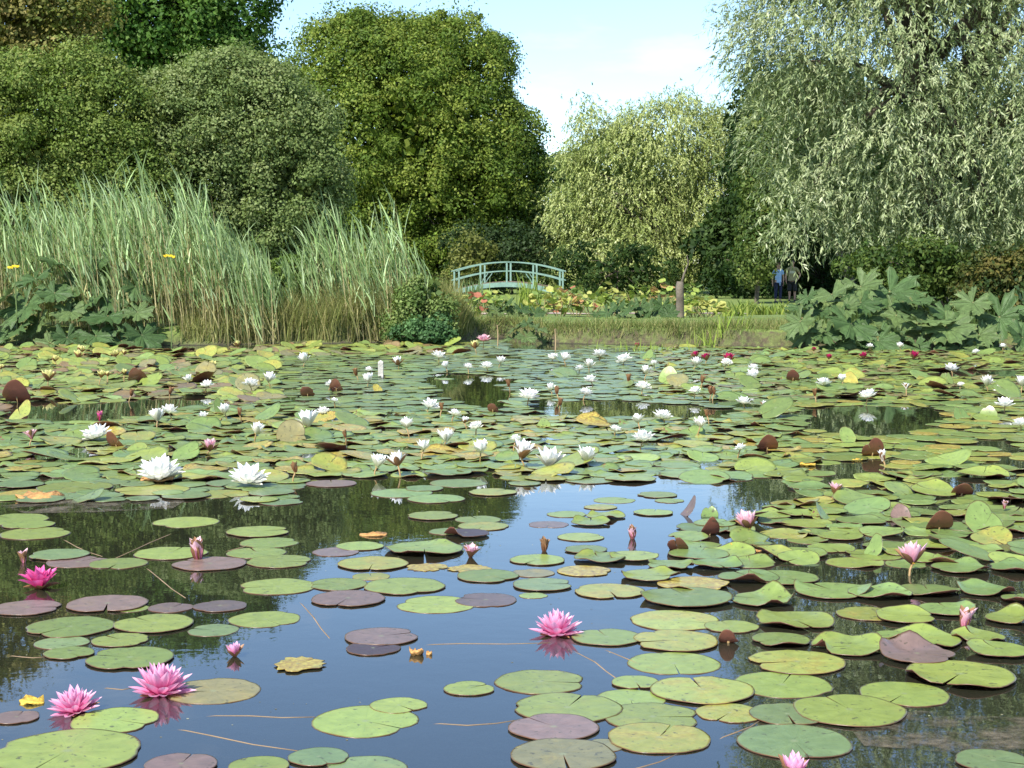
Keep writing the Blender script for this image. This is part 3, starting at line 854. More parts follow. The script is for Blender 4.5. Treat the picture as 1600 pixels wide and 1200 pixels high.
for k_, (px, lab) in enumerate(((736, 'tall grey-green flag leaves in front of the bridge post'), (716, 'straw-tipped tall grass by the left end of the bridge'))):
    p = atd(px, 460, 46); n = 46
    az = sedge.uniform(0, 2 * math.pi, n)
    root = empty('flag_clump', (p.x, 46, float(gz(p.x, 46))))
    V = blade_mesh(np.stack([sedge.normal(0, .22, n), sedge.normal(0, .15, n), np.zeros(n)], 1), np.stack([np.cos(az), np.sin(az), 0 * az], 1), sedge.uniform(0, .25, n), sedge.uniform(0.5, 1.15, n), np.full(n, .06 if k_ == 0 else .025), sedge.uniform(0, .5, n), tones(n, [(0.10, 0.16, 0.07), (0.18, 0.24, 0.11)] if k_ == 0 else [(0.2, 0.2, 0.08), (0.32, 0.28, 0.14)]), 4)
    leaf_obj('blades', [V], M['blade'], root)['kind'] = 'stuff'
    tag(root, lab, 'plant')

# ------------------------------------------------------------------ giant rhubarb (gunnera)
def gunnera_mat(name, base):
    m, N, L = mat_new(name)
    uv = N.new('ShaderNodeAttribute'); uv.attribute_name = 'puv'
    su = N.new('ShaderNodeSeparateXYZ'); L(uv.outputs['Vector'], su.inputs[0])
    def mth(op, a, b=None):
        n = N.new('ShaderNodeMath'); n.operation = op
        for i, v in enumerate((a, b)):
            if v is None: continue
            if isinstance(v, (int, float)): n.inputs[i].default_value = v
            else: L(v, n.inputs[i])
        return n.outputs[0]
    th = mth('ARCTAN2', su.outputs[1], su.outputs[0])
    ln = N.new('ShaderNodeVectorMath'); ln.operation = 'LENGTH'; L(uv.outputs['Vector'], ln.inputs[0])
    q = ln.outputs['Value']
    d = mth('MULTIPLY', mth('ABSOLUTE', mth('SINE', mth('MULTIPLY', th, 3.5))), q)     # distance from the lobe midribs
    rib = ramp(N, L, d, 0.01, 0.07, (1, 1, 1), (0, 0, 0))
    side = mth('ABSOLUTE', mth('SINE', mth('ADD', mth('MULTIPLY', q, 22.0), mth('MULTIPLY', d, 16.0))))
    sv = ramp(N, L, side, 0.0, 0.3, (0.55, 0.55, 0.55), (0, 0, 0))
    f = mth('MAXIMUM', rib.outputs[0], sv.outputs[0])
    n1 = noise(N, L, 5, 4, 0.6)
    c = ramp(N, L, n1.outputs[0], 0.3, 0.7, tuple(x * 0.7 for x in base), tuple(x * 1.3 for x in base)).outputs[0]
    c = mixc(N, L, f, c, tuple(min(1, x * 1.55 + 0.02) for x in base))
    br_ = mth('MULTIPLY', ramp(N, L, q, 0.86, 1.0, (0, 0, 0), (1, 1, 1)).outputs[0], ramp(N, L, n1.outputs[0], 0.52, 0.66, (0, 0, 0), (0.8, 0.8, 0.8)).outputs[0])
    c = mixc(N, L, br_, c, (0.16, 0.11, 0.04))
    p = N.new('ShaderNodeBsdfPrincipled'); L(c, p.inputs['Base Color']); p.inputs['Roughness'].default_value = 0.55; p.inputs['Specular IOR Level'].default_value = 0.3
    b = N.new('ShaderNodeBump'); b.inputs['Strength'].default_value = 0.9; b.inputs['Distance'].default_value = 0.03; b.invert = True
    L(f, b.inputs['Height']); L(b.outputs[0], p.inputs['Normal'])
    t = N.new('ShaderNodeBsdfTranslucent'); L(c, t.inputs[0])
    mx = N.new('ShaderNodeMixShader'); mx.inputs[0].default_value = 0.22
    o = N.new('ShaderNodeOutputMaterial'); L(p.outputs[0], mx.inputs[1]); L(t.outputs[0], mx.inputs[2]); L(mx.outputs[0], o.inputs[0])
    return m
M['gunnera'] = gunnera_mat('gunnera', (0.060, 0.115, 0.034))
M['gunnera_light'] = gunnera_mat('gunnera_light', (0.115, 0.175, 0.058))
M['petiole'] = simple('petiole', (0.20, 0.17, 0.07), 0.7, 0.3, 10)

def gunnera_leaf(seed):
    r = random.Random(seed)
    segs, rings = 66, [0.12, 0.4, 0.68, 0.86, 1.0]
    V = [(0, 0, 0)]; PU = [(0, 0, 0)]
    ph = 0.0
    for q in rings:
        for i in range(segs + 1):
            th = -math.pi * 0.90 + 2 * math.pi * 0.90 * i / segs
            lob = abs(math.cos(3.5 * th))                    # seven lobes
            rr = 0.44 + 0.50 * lob ** 0.7 + 0.09 * abs(math.cos(10.5 * th))
            rr *= 0.90 + 0.10 * math.cos(th)                        # front lobes longest
            teeth = 1 + 0.11 * (1 if i % 3 == 0 else -0.55) * (q > 0.95)
            dist = q * (rr if q > 0.5 else 0.75 + (rr - 0.75) * q)
            dist *= teeth
            z = 0.20 * q * q + 0.17 * q * (lob - 0.5) - 0.45 * max(0, q - 0.6) * r.uniform(0.3, 1.2)
            z += 0.03 * math.sin(7 * th + i) * q
            V.append((dist * math.cos(th), dist * math.sin(th), z)); PU.append((q * math.cos(th), q * math.sin(th), 0))
    F = []
    n = segs + 1
    for i in range(segs):
        F.append([0, 1 + i, 2 + i])
    for k in range(len(rings) - 1):
        for i in range(segs):
            a = 1 + k * n + i
            F.append([a, a + n, a + n + 1, a + 1])
    return mk_mesh('gunnera_leaf', V, F, None, True, puv=PU)
GL = [gunnera_leaf(s) for s in range(5)]
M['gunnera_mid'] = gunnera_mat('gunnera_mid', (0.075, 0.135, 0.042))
GLm = []
for k, me in enumerate(GL):
    a = me; b = me.copy()
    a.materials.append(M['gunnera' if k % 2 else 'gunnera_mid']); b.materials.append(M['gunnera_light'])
    GLm += [a, b]

def gunnera(label, px, leaves, seed, light=0.4, bedz=None):
    r = random.Random(seed)
    y = bedz * K
    b = atd(px, 500, y + 0.6)
    root = empty('giant_rhubarb', (b.x, y + 0.6, float(gz(b.x, y + 0.6))))
    for (lx, ly, lw) in leaves:
        d = y + (545 - ly) / 120 * 1.0 + r.uniform(-.17, .17)
        p = atd(lx, ly + 8, d)
        R = lw / FPX * d * 0.50 * r.uniform(.8, 1.1)
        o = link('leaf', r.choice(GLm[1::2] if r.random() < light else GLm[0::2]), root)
        # leaf normal faces up and out toward the light
        nrm = Vector((r.uniform(-.7, .6) + (lx - px) / 240, -r.uniform(.05, .9), r.uniform(.45, 1.1))).normalized()
        fwd = Vector((r.uniform(-1, 1) + (lx - px) / 90, -0.7, -0.75)); fwd = (fwd - nrm * fwd.dot(nrm)).normalized()
        sd_ = nrm.cross(fwd)
        m = Matrix((fwd, sd_, nrm)).transposed().to_4x4()
        o.matrix_local = Matrix.Translation(p - root.location) @ m @ Matrix.Diagonal((R, R, R, 1))
        # petiole as a sub-part, in the leaf's own frame
        inv = o.matrix_local.inverted()
        foot = Vector(((p.x - root.location.x) * 0.25, r.uniform(-.1, .2), -0.05))
        top = Vector((0, 0, 0.0))
        f = inv @ foot
        mb = MB(); mid = f.lerp(top, 0.55) + Vector((-0.15, 0, -0.12))
        mb.tube([f, mid, top], [0.05, 0.042, 0.03], 6)
        mb.build('petiole', M['petiole'], o, True)
    tag(root, label, 'plant', 'giant rhubarb plants on the pond edge')

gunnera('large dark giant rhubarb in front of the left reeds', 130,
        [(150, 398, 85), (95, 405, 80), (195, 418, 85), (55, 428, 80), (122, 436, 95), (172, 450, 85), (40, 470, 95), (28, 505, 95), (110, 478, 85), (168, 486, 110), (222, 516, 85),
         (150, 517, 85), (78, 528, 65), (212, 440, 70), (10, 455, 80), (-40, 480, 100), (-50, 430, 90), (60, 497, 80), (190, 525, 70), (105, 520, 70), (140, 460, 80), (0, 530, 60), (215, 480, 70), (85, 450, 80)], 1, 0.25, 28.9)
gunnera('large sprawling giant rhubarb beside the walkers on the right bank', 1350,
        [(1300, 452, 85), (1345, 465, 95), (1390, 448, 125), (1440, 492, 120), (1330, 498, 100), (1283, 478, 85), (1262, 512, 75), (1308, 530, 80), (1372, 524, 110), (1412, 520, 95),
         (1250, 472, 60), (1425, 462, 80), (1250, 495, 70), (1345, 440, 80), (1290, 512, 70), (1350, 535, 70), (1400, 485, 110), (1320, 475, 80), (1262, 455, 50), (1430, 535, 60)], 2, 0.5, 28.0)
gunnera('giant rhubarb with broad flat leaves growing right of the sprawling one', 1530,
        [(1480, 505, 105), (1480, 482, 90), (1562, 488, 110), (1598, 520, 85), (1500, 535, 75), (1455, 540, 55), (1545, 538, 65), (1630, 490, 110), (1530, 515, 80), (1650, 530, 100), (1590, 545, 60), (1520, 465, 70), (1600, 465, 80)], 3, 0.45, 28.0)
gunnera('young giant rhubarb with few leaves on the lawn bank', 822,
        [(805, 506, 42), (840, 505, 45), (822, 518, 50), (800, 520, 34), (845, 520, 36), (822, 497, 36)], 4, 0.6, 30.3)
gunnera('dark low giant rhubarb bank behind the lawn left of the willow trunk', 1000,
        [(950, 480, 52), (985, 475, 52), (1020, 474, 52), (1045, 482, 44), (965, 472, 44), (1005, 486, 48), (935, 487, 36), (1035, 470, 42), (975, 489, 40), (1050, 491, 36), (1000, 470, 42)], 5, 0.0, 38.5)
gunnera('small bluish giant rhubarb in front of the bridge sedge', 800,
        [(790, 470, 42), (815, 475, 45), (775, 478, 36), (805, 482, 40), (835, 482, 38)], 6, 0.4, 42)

# ------------------------------------------------------------------ colourful umbrella-leaf bed behind the lawn
UM = {k: simple('umbrella_leaf_' + k, c, 0.55, 0.25, 6, 0.3, 30, 0.3) for k, c in
      dict(lime=(0.28, 0.36, 0.07), green=(0.15, 0.23, 0.05), yellow=(0.38, 0.39, 0.10), red=(0.38, 0.14, 0.08), orange=(0.43, 0.25, 0.11)).items()}
def round_leaf(seed):
    r = random.Random(seed)
    V = [(0, 0, -0.06)]; n = 14
    for q in (0.55, 1.0):
        for i in range(n):
            a = 2 * math.pi * i / n
            rr = q * (1 + (0.10 * math.cos(i * 2.5 + seed) if q == 1 else 0))
            V.append((rr * math.cos(a), rr * math.sin(a), 0.10 * q + 0.06 * math.cos(3.0 * a + seed) * q))
    F = [[0, 1 + i, 1 + (i + 1) % n] for i in range(n)] + [[1 + i, 1 + n + i, 1 + n + (i + 1) % n, 1 + (i + 1) % n] for i in range(n)]
    return mk_mesh('umbrella_leaf', V, F, None, True)
RLs = {}
for k in UM:
    RLs[k] = []
    for s in range(3):
        me = round_leaf(s); me.materials.append(UM[k]); RLs[k].append(me)
beds = [(742, 468, 42, 'red-flecked umbrella plant at the left end of the colourful bed', 'red'), (770, 464, 43, 'lime umbrella plant beneath the bridge end', 'lime'),
        (848, 462, 47, 'yellow-green umbrella plant right of the sedge', 'yellow'), (875, 464, 45, 'umbrella plant with a big orange-red leaf', 'orange'),
        (900, 460, 46, 'umbrella plant with several red autumn leaves', 'red'), (925, 462, 45, 'lime umbrella plant next to the dark low rhubarb', 'lime'),
        (955, 455, 48, 'golden umbrella plant behind the dark low rhubarb', 'yellow'), (1000, 452, 48, 'pale umbrella plant behind the middle of the dark rhubarb', 'lime'),
        (1035, 452, 48, 'orange-tinged umbrella plant left of the willow trunk', 'orange'), (1085, 468, 44, 'umbrella plant with lime leaves right of the willow trunk', 'lime'),
        (1105, 475, 43, 'yellow umbrella plant with small leaves right of the willow trunk', 'yellow'), (865, 452, 58, 'golden umbrella plant by the right foot of the bridge', 'yellow'),
        (905, 456, 56, 'olive umbrella plant behind the red-leaved ones', 'green'), (1080, 455, 48, 'green umbrella plant in the shade of the willow', 'green')]
for i, (px, py, D, lab, main) in enumerate(beds):
    D = 29 + (D - 42) * 0.75
    r = random.Random(100 + i)
    c = atd(px, py, D)
    base = Vector((c.x, D, float(gz(c.x, D))))
    root = empty('umbrella_plant', base)
    hh = max(0.2, c.z - base.z)
    for k in range(46):
        kind = main if r.random() < (0.35 if main in ('red', 'orange') else 0.6) else r.choice(['lime', 'green', 'yellow', 'lime'])
        o = link('leaf', r.choice(RLs[kind]), root)
        a, q = r.uniform(0, 2 * math.pi), math.sqrt(r.random())
        R = r.uniform(0.045, 0.09)
        o.location = (q * math.cos(a) * 0.45, q * math.sin(a) * 0.3, hh * (1.15 - 0.75 * q * q) + r.uniform(-.12, .12))
        o.rotation_euler = (r.uniform(-.2, 1.0), r.uniform(-.7, .7), r.uniform(0, 6))
        o.scale = (R, R, R)
    mb = MB()
    for k in range(9):
        a = k * 0.7
        mb.tube([(0.05 * math.cos(a), 0.05 * math.sin(a), -0.05), (0.3 * math.cos(a), 0.25 * math.sin(a), hh * 0.8)], 0.01, 4)
    mb.build('stalks', M['petiole'], root)
    tag(root, lab, 'plant', 'umbrella plants in the colourful bed')

# ------------------------------------------------------------------ small yellow-green plants and path near the walkers
M['gravel'] = simple('path_gravel', (0.36, 0.29, 0.23), 0.95, 0.3, 12, 0.5, 60)
V, F = [], []
pw = np.linspace(-6, 26, 60)
for x in pw:
    yc = 37.0 + 0.3 * math.sin(x * 0.3)
    for e in (-0.55, 0.55):
        V.append((x, yc + e, float(gz(x, yc + e)) + 0.02))
F = [[2 * i, 2 * i + 2, 2 * i + 3, 2 * i + 1] for i in range(len(pw) - 1)]
tag(link('path', mk_mesh('path', V, F, M['gravel'])), 'pinkish gravel path behind the lawn', 'path', kind='structure')
for i, (px, py, D, n) in enumerate([(1130, 476, 38, 60), (1160, 470, 42, 60), (1185, 478, 36, 50), (1205, 476, 35.6, 60), (1228, 480, 35, 50), (1145, 486, 32, 50)]):
    c = atd(px, 480, D)
    sword_root = empty('fern_clump', (c.x, D, float(gz(c.x, D))))
    r = np.random.default_rng(200 + i)
    az = r.uniform(0, 2 * math.pi, n)
    V = blade_mesh(np.stack([r.normal(0, .2, n), r.normal(0, .2, n), np.zeros(n)], 1), np.stack([np.cos(az), np.sin(az), 0 * az], 1), r.uniform(.1, .6, n), r.uniform(.2, .42, n), np.full(n, .045), r.uniform(0.2, 1.2, n), tones(n, [(0.10, 0.16, 0.03), (0.24, 0.28, 0.06)]), 4)
    leaf_obj('fronds', [V], M['blade'], sword_root)
    tag(sword_root, ['arching green fern right of the willow trunk', 'green fern in front of the walkers', 'bright fern at the path edge', 'yellow-green fern below the walker in blue', 'fern beside the sprawling giant rhubarb', 'green fern on the lawn edge behind the irises'][i], 'plant', 'ferns near the path')

# ------------------------------------------------------------------ arched bridge
def bridge_material():
    m, N, L = mat_new('bridge_paint')
    n = noise(N, L, 6, 5, 0.65)
    r = ramp(N, L, n.outputs[0], 0.3, 0.75, (0.11, 0.20, 0.165), (0.20, 0.31, 0.26))
    n2 = noise(N, L, 25, 4, 0.7)
    d = ramp(N, L, n2.outputs[0], 0.62, 0.72, (0, 0, 0), (0.6, 0.6, 0.6))
    c = mixc(N, L, d.outputs[0], r.outputs[0], (0.14, 0.17, 0.12))
    p = N.new('ShaderNodeBsdfPrincipled'); L(c, p.inputs['Base Color']); p.inputs['Roughness'].default_value = 0.55
    o = N.new('ShaderNodeOutputMaterial'); L(p.outputs[0], o.inputs[0])
    return m
M['bridge'] = bridge_material()
M['deck'] = simple('bridge_deck', (0.16, 0.12, 0.09), 0.85, 0.35, 5, 0.5, 30)
HS = 82.5 / FPX * 72                              # half span
br = empty('arched_footbridge', (BR.x, BR.y, float(gz(BR.x, BR.y))), math.radians(-8.5))
DZ = (HC - 26 * 72 / FPX) - br.location.z          # deck level at the crown
def arch(t): return DZ - 0.40 * (t / HS) ** 2
WB = 1.25
for side in (-1, 1):
    yb = side * WB / 2
    ts = np.linspace(-HS - 0.15, HS + 0.15, 25)
    def strip(name, dz0, dz1, th, off=0.0):
        V, F = [], []
        for t in ts:
            z = arch(t)
            for a, b in ((-th / 2, dz0), (th / 2, dz0), (th / 2, dz1), (-th / 2, dz1)):
                V.append((t, yb + off + a, z + b))
        for i in range(len(ts) - 1):
            for k in range(4):
                F.append([4 * i + k, 4 * i + (k + 1) % 4, 4 * i + 4 + (k + 1) % 4, 4 * i + 4 + k])
        F.append([3, 2, 1, 0]); e = 4 * (len(ts) - 1); F.append([e, e + 1, e + 2, e + 3])
        link(name, mk_mesh(name, V, F, M['bridge']), br)
    strip('top_rail', 0.92, 0.97, 0.09)
    strip('middle_rail', 0.49, 0.54, 0.05)
    strip('edge_beam', -0.24, -0.02, 0.09, side * 0.06)
    for t in np.linspace(-HS, HS, 5):
        mb = MB(); z = arch(t)
        mb.box((t, yb, z + 0.33), (0.08, 0.08, 1.13))
        mb.build('post', M['bridge'], br)
    for t in (-HS / 2, HS / 2):
        mb = MB(); z = arch(t); sg = 1 if t < 0 else -1
        pts = [(t + sg * 0.05, yb, z + 0.05), (t + sg * 0.15, yb, z + 0.22), (t + sg * 0.3, yb, z + 0.40), (t + sg * 0.36, yb, z + 0.5)]
        mb.tube(pts, 0.025, 6)
        mb.build('curved_brace', M['bridge'], br)
npl = 34
plank = MB(); plank.box((0, 0, 0), (2 * HS / npl * 0.9, WB + 0.02, 0.035))
pm = mk_mesh('plank', plank.V, plank.F, M['deck'])
for i in range(npl):
    t = -HS + (i + 0.5) * 2 * HS / npl
    o = link('plank', pm, br); o.location = (t, 0, arch(t) - 0.0 + random.uniform(0, .006)); o.rotation_euler = (0, math.atan(0.8 * t / HS / HS), 0)
for t in (-HS + .2, HS - .2):
    mb = MB(); mb.box((t, 0, (arch(t) - 0.26) / 2 - 0.1), (0.35, WB + .1, max(0.2, arch(t) - 0.26) + 0.2))
    mb.build('abutment', M['deck'], br)
tag(br, 'pale turquoise arched wooden footbridge with double handrails', 'bridge')

# ------------------------------------------------------------------ two walkers
M['skin'] = simple('skin', (0.46, 0.27, 0.19), 0.55, 0.1, 20)
M['hair_brown'] = simple('hair_brown', (0.10, 0.045, 0.025), 0.6, 0.4, 40)
M['hair_grey'] = simple('hair_grey', (0.10, 0.075, 0.055), 0.6, 0.4, 40)
M['eye'] = simple('eye', (0.03, 0.025, 0.02), 0.2, 0.1)
M['navy'] = simple('navy_cloth', (0.018, 0.022, 0.06), 0.85, 0.3, 15)
M['black_cloth'] = simple('black_cloth', (0.02, 0.02, 0.022), 0.85, 0.3, 15)
M['khaki'] = simple('khaki_cloth', (0.30, 0.26, 0.13), 0.85, 0.2, 15)
M['pale_print'] = simple('pale_print', (0.55, 0.52, 0.38), 0.8, 0.25, 30)
M['shoe'] = simple('shoe', (0.05, 0.045, 0.04), 0.6, 0.2)
def stripes():
    m, N, L = mat_new('blue_striped_cloth')
    t = N.new('ShaderNodeTexCoord'); wv = N.new('ShaderNodeTexWave'); wv.bands_direction = 'Z'
    wv.inputs['Scale'].default_value = 6.0; wv.inputs['Distortion'].default_value = 0.8
    L(t.outputs['Object'], wv.inputs['Vector'])
    r = ramp(N, L, wv.outputs['Fac'], 0.35, 0.65, (0.16, 0.30, 0.66), (0.50, 0.66, 0.85))
    p = N.new('ShaderNodeBsdfPrincipled'); L(r.outputs[0], p.inputs['Base Color']); p.inputs['Roughness'].default_value = 0.85
    o = N.new('ShaderNodeOutputMaterial'); L(p.outputs[0], o.inputs[0])
    return m
M['striped'] = stripes()

def skin_obj(name, verts, edges, radii, mat, parent, root=0, sub=2):
    me = bpy.data.meshes.new(name)
    me.from_pydata(verts, edges, [])
    o = link(name, me, parent)
    me.materials.append(mat)
    md = o.modifiers.new('skin', 'SKIN')
    md.use_smooth_shade = True
    for i, r in enumerate(radii):
        sv = me.skin_vertices[0].data[i]
        sv.radius = r if hasattr(r, '__len__') else (r, r)
        sv.use_root = (i == root)
    s = o.modifiers.new('sub', 'SUBSURF'); s.levels = s.render_levels = sub
    return o

def person(label, px, D, scale, top, legs_kind, arm_l, arm_r, hair, belly, face_dir, woman):
    c = atd(px, 470, D)
    root = empty('person', (c.x, D, float(gz(c.x, D))), face_dir)
    root.scale = (scale,) * 3
    # skeleton (faces -Y), 1.72 m tall
    V, E, R = [], [], []
    def v(p, r): V.append(p); R.append(r); return len(V) - 1
    def e(a, b): E.append((a, b))
    pel = v((0, 0, 0.93), (0.135, 0.105)); wa = v((0, 0.0, 1.08), (0.12 + belly, 0.095 + belly)); ch = v((0, 0.01, 1.27), (0.145, 0.10)); nb = v((0, 0.015, 1.42), (0.075, 0.065))
    nk = v((0, 0.0, 1.49), 0.05); h1 = v((0, -0.015, 1.56), (0.066, 0.075)); h2 = v((0, -0.01, 1.63), (0.074, 0.088)); h3 = v((0, 0.0, 1.69), (0.058, 0.07))
    for a, b in ((pel, wa), (wa, ch), (ch, nb), (nb, nk), (nk, h1), (h1, h2), (h2, h3)): e(a, b)
    hands = []
    for s, arm in ((-1, arm_l), (1, arm_r)):
        hp = v((s * 0.095, 0, 0.86), 0.088); kn = v((s * 0.105, -0.015, 0.49), 0.056); cf = v((s * 0.107, 0.015, 0.36), 0.055); an = v((s * 0.11, 0.02, 0.09), 0.034); hl = v((s * 0.11, 0.03, 0.04), 0.034); bl = v((s * 0.125, -0.11, 0.03), 0.032); to = v((s * 0.13, -0.17, 0.022), 0.022)
        for a, b in ((pel, hp), (hp, kn), (kn, cf), (cf, an), (an, hl), (hl, bl), (bl, to)): e(a, b)
        sh = v((s * 0.175, 0.015, 1.385), 0.058); e(nb, sh)
        el, wr = Vector(arm[0]), Vector(arm[1])
        el.x *= s; wr.x *= s
        ei = v(tuple(el), 0.040); e(sh, ei)
        fm = el.lerp(wr, 0.35); fi = v(tuple(fm), 0.038); e(ei, fi)
        wi = v(tuple(wr), 0.025); e(fi, wi)
        d = (wr - el).normalized()
        pa = wr + d * 0.06; pi = v(tuple(pa), (0.034, 0.02)); e(wi, pi)
        sidev = Vector((0, 1, 0)) if abs(d.z) > .5 else Vector((0, 0, 1))
        for k in range(4):
            base = pa + d * 0.02 + sidev * (k - 1.5) * 0.019
            ln = (0.07, 0.08, 0.075, 0.058)[k]
            a = v(tuple(base), 0.0095); e(pi, a)
            b = v(tuple(base + d * ln * .55 + Vector((-s * .008, 0, 0))), 0.0085); e(a, b)
            q = v(tuple(base + d * ln + Vector((-s * .024, 0, 0))), 0.007); e(b, q)
        t0 = v(tuple(pa - d * 0.02 - sidev * 0.035 + Vector((0, -.01, 0))), 0.011); e(pi, t0)
        t1 = v(tuple(pa + d * 0.025 - sidev * 0.055 + Vector((0, -.012, 0))), 0.009); e(t0, t1)
    skin_obj('body', V, E, R, M['skin'], root, pel)
    # face
    mb = MB(); mb.add([(0, -0.125, 1.60), (-0.018, -0.092, 1.592), (0.018, -0.092, 1.592), (0, -0.092, 1.645)], [[0, 2, 3], [0, 3, 1], [0, 1, 2], [1, 3, 2]]); mb.build('nose', M['skin'], root, True)
    for s in (-1, 1):
        mb = MB(); mb.ball((s * 0.030, -0.088, 1.637), (0.013, 0.009, 0.009), 8, 6); mb.build('eye', M['eye'], root, True)
        mb = MB(); mb.ball((s * 0.078, 0.0, 1.625), (0.012, 0.022, 0.034), 8, 6); mb.build('ear', M['skin'], root, True)
    mb = MB(); mb.ball((0, -0.088, 1.565), (0.028, 0.010, 0.007), 8, 6); mb.build('mouth', simple('lips', (0.36, 0.13, 0.11), 0.5, 0.1), root, True)
    mb = MB()
    if hair == 'bob':
        mb.ball((0, 0.018, 1.668), (0.093, 0.098, 0.090), 14, 10)
        mb.ball((0, 0.05, 1.60), (0.090, 0.066, 0.110), 12, 8)
        mb.build('hair', M['hair_brown'], root, True)
    else:
        mb.ball((0, 0.028, 1.665), (0.084, 0.090, 0.080), 14, 10)
        mb.build('hair', M['hair_grey'], root, True)
    # shirt with short sleeves
    el = [Vector((arm_l[0][0] * -1, arm_l[0][1], arm_l[0][2])), Vector(arm_r[0])]
    hem = 0.84 if woman else 0.90
    Vs = [(0, 0, 1.05), (0, 0, hem), (0, 0.01, 1.27), (0, 0.015, 1.41)]
    Rs = [(0.15 + belly, 0.125 + belly), (0.165 + belly * .6, 0.135 + belly * .6), (0.172, 0.128), (0.095, 0.085)]
    Es = [(0, 1), (0, 2), (2, 3)]
    for s, q in ((-1, el[0]), (1, el[1])):
        sh = Vector((s * 0.18, 0.015, 1.385)); b = sh.lerp(q, 0.62)
        i = len(Vs); Vs += [tuple(sh), tuple(b)]; Rs += [0.075, 0.066]; Es += [(3, i), (i, i + 1)]
    skin_obj('shirt', Vs, Es, Rs, M[top], root, 0)
    # trousers or shorts
    low = 0.16 if legs_kind == 'trousers' else 0.42
    Vt = [(0, 0, 0.95)]; Rt = [(0.15 + belly * .5, 0.12 + belly * .5)]; Et = []
    for s in (-1, 1):
        i = len(Vt)
        if legs_kind == 'trousers':
            Vt += [(s * .095, 0, 0.84), (s * .105, -.012, .5), (s * .11, .015, low)]; Rt += [0.105, 0.075, 0.062]
            Et += [(0, i), (i, i + 1), (i + 1, i + 2)]
        else:
            Vt += [(s * .095, 0, 0.84), (s * .115, -.012, low)]; Rt += [0.11, 0.10]
            Et += [(0, i), (i, i + 1)]
    skin_obj(legs_kind, Vt, Et, Rt, M['navy' if woman else 'black_cloth'], root, 0)
    for s in (-1, 1):
        mb = MB()
        mb.tube([(s * .11, .05, .045), (s * .115, -.02, .05), (s * .125, -.11, .04), (s * .13, -.19, .03)], [.042, .046, .044, .03], 10)
        mb.build('shoe', M['shoe'], root, True)
    if woman:
        mb = MB(); mb.tube([(0.02, -0.15, 0.90), (0.025, -0.16, 0.83), (0.02, -0.155, 0.74)], [0.028, 0.034, 0.022], 8); mb.build('pale_blue_sash_end', M['striped'], root, True)
        mb = MB(); mb.box((0.0, 0, 0.845), (0.36, 0.29, 0.05)); 
    else:
        V_, F_ = [], []
        for i in range(6):
            for j in range(4):
                th = -0.55 + 1.1 * i / 5
                V_.append((0.19 * math.sin(th), 0.01 - 0.150 * math.cos(th) - 0.012 * belly / .03, 1.19 + 0.035 * j))
        F_ = [[i * 4 + j, (i + 1) * 4 + j, (i + 1) * 4 + j + 1, i * 4 + j + 1] for i in range(5) for j in range(3)]
        link('chest_print', mk_mesh('chest_print', V_, F_, M['pale_print'], True), root)
    tag(root, label, 'person')
    return root
person('person in a blue striped short-sleeved top and dark trousers, arms hanging, on the shaded path', 1215.5, 62, 0.955, 'striped', 'trousers',
       ((0.25, 0.03, 1.10), (0.27, -0.02, 0.86)), ((0.25, 0.02, 1.10), (0.215, -0.05, 0.87)), 'bob', 0.005, math.radians(12), True)
person('person in a khaki short-sleeved shirt and dark shorts with one hand at the pocket', 1237.5, 62.6, 1.0, 'khaki', 'shorts',
       ((0.26, 0.04, 1.12), (0.25, -0.06, 0.90)), ((0.32, 0.07, 1.13), (0.215, -0.05, 0.93)), 'crop', 0.03, math.radians(-14), False)

# ------------------------------------------------------------------ lily pads
TYPE = {  # colour, age
    'g': ((0.205, 0.26, 0.058), 0.15), 'y': ((0.245, 0.27, 0.06), 0.5), 'b': ((0.15, 0.21, 0.085), 0.12), 'p': ((0.165, 0.115, 0.105), 0.10),
    's': ((0.26, 0.26, 0.07), 1.0), 'o': ((0.20, 0.185, 0.085), 0.35), 'd': ((0.055, 0.03, 0.03), 0.0), 'm': ((0.165, 0.235, 0.068), 0.15), 'Y': ((0.34, 0.31, 0.07), 0.7), 'r': ((0.19, 0.13, 0.06), 0.1)}
WORD = {'g': 'green', 'y': 'yellowish green', 'b': 'dull blue-green', 'p': 'purple-brown', 's': 'yellowing tattered', 'o': 'olive-brown', 'd': 'dark maroon', 'm': 'mid-green', 'Y': 'bright yellow', 'r': 'reddish'}
UNDER = (0.19, 0.075, 0.05)

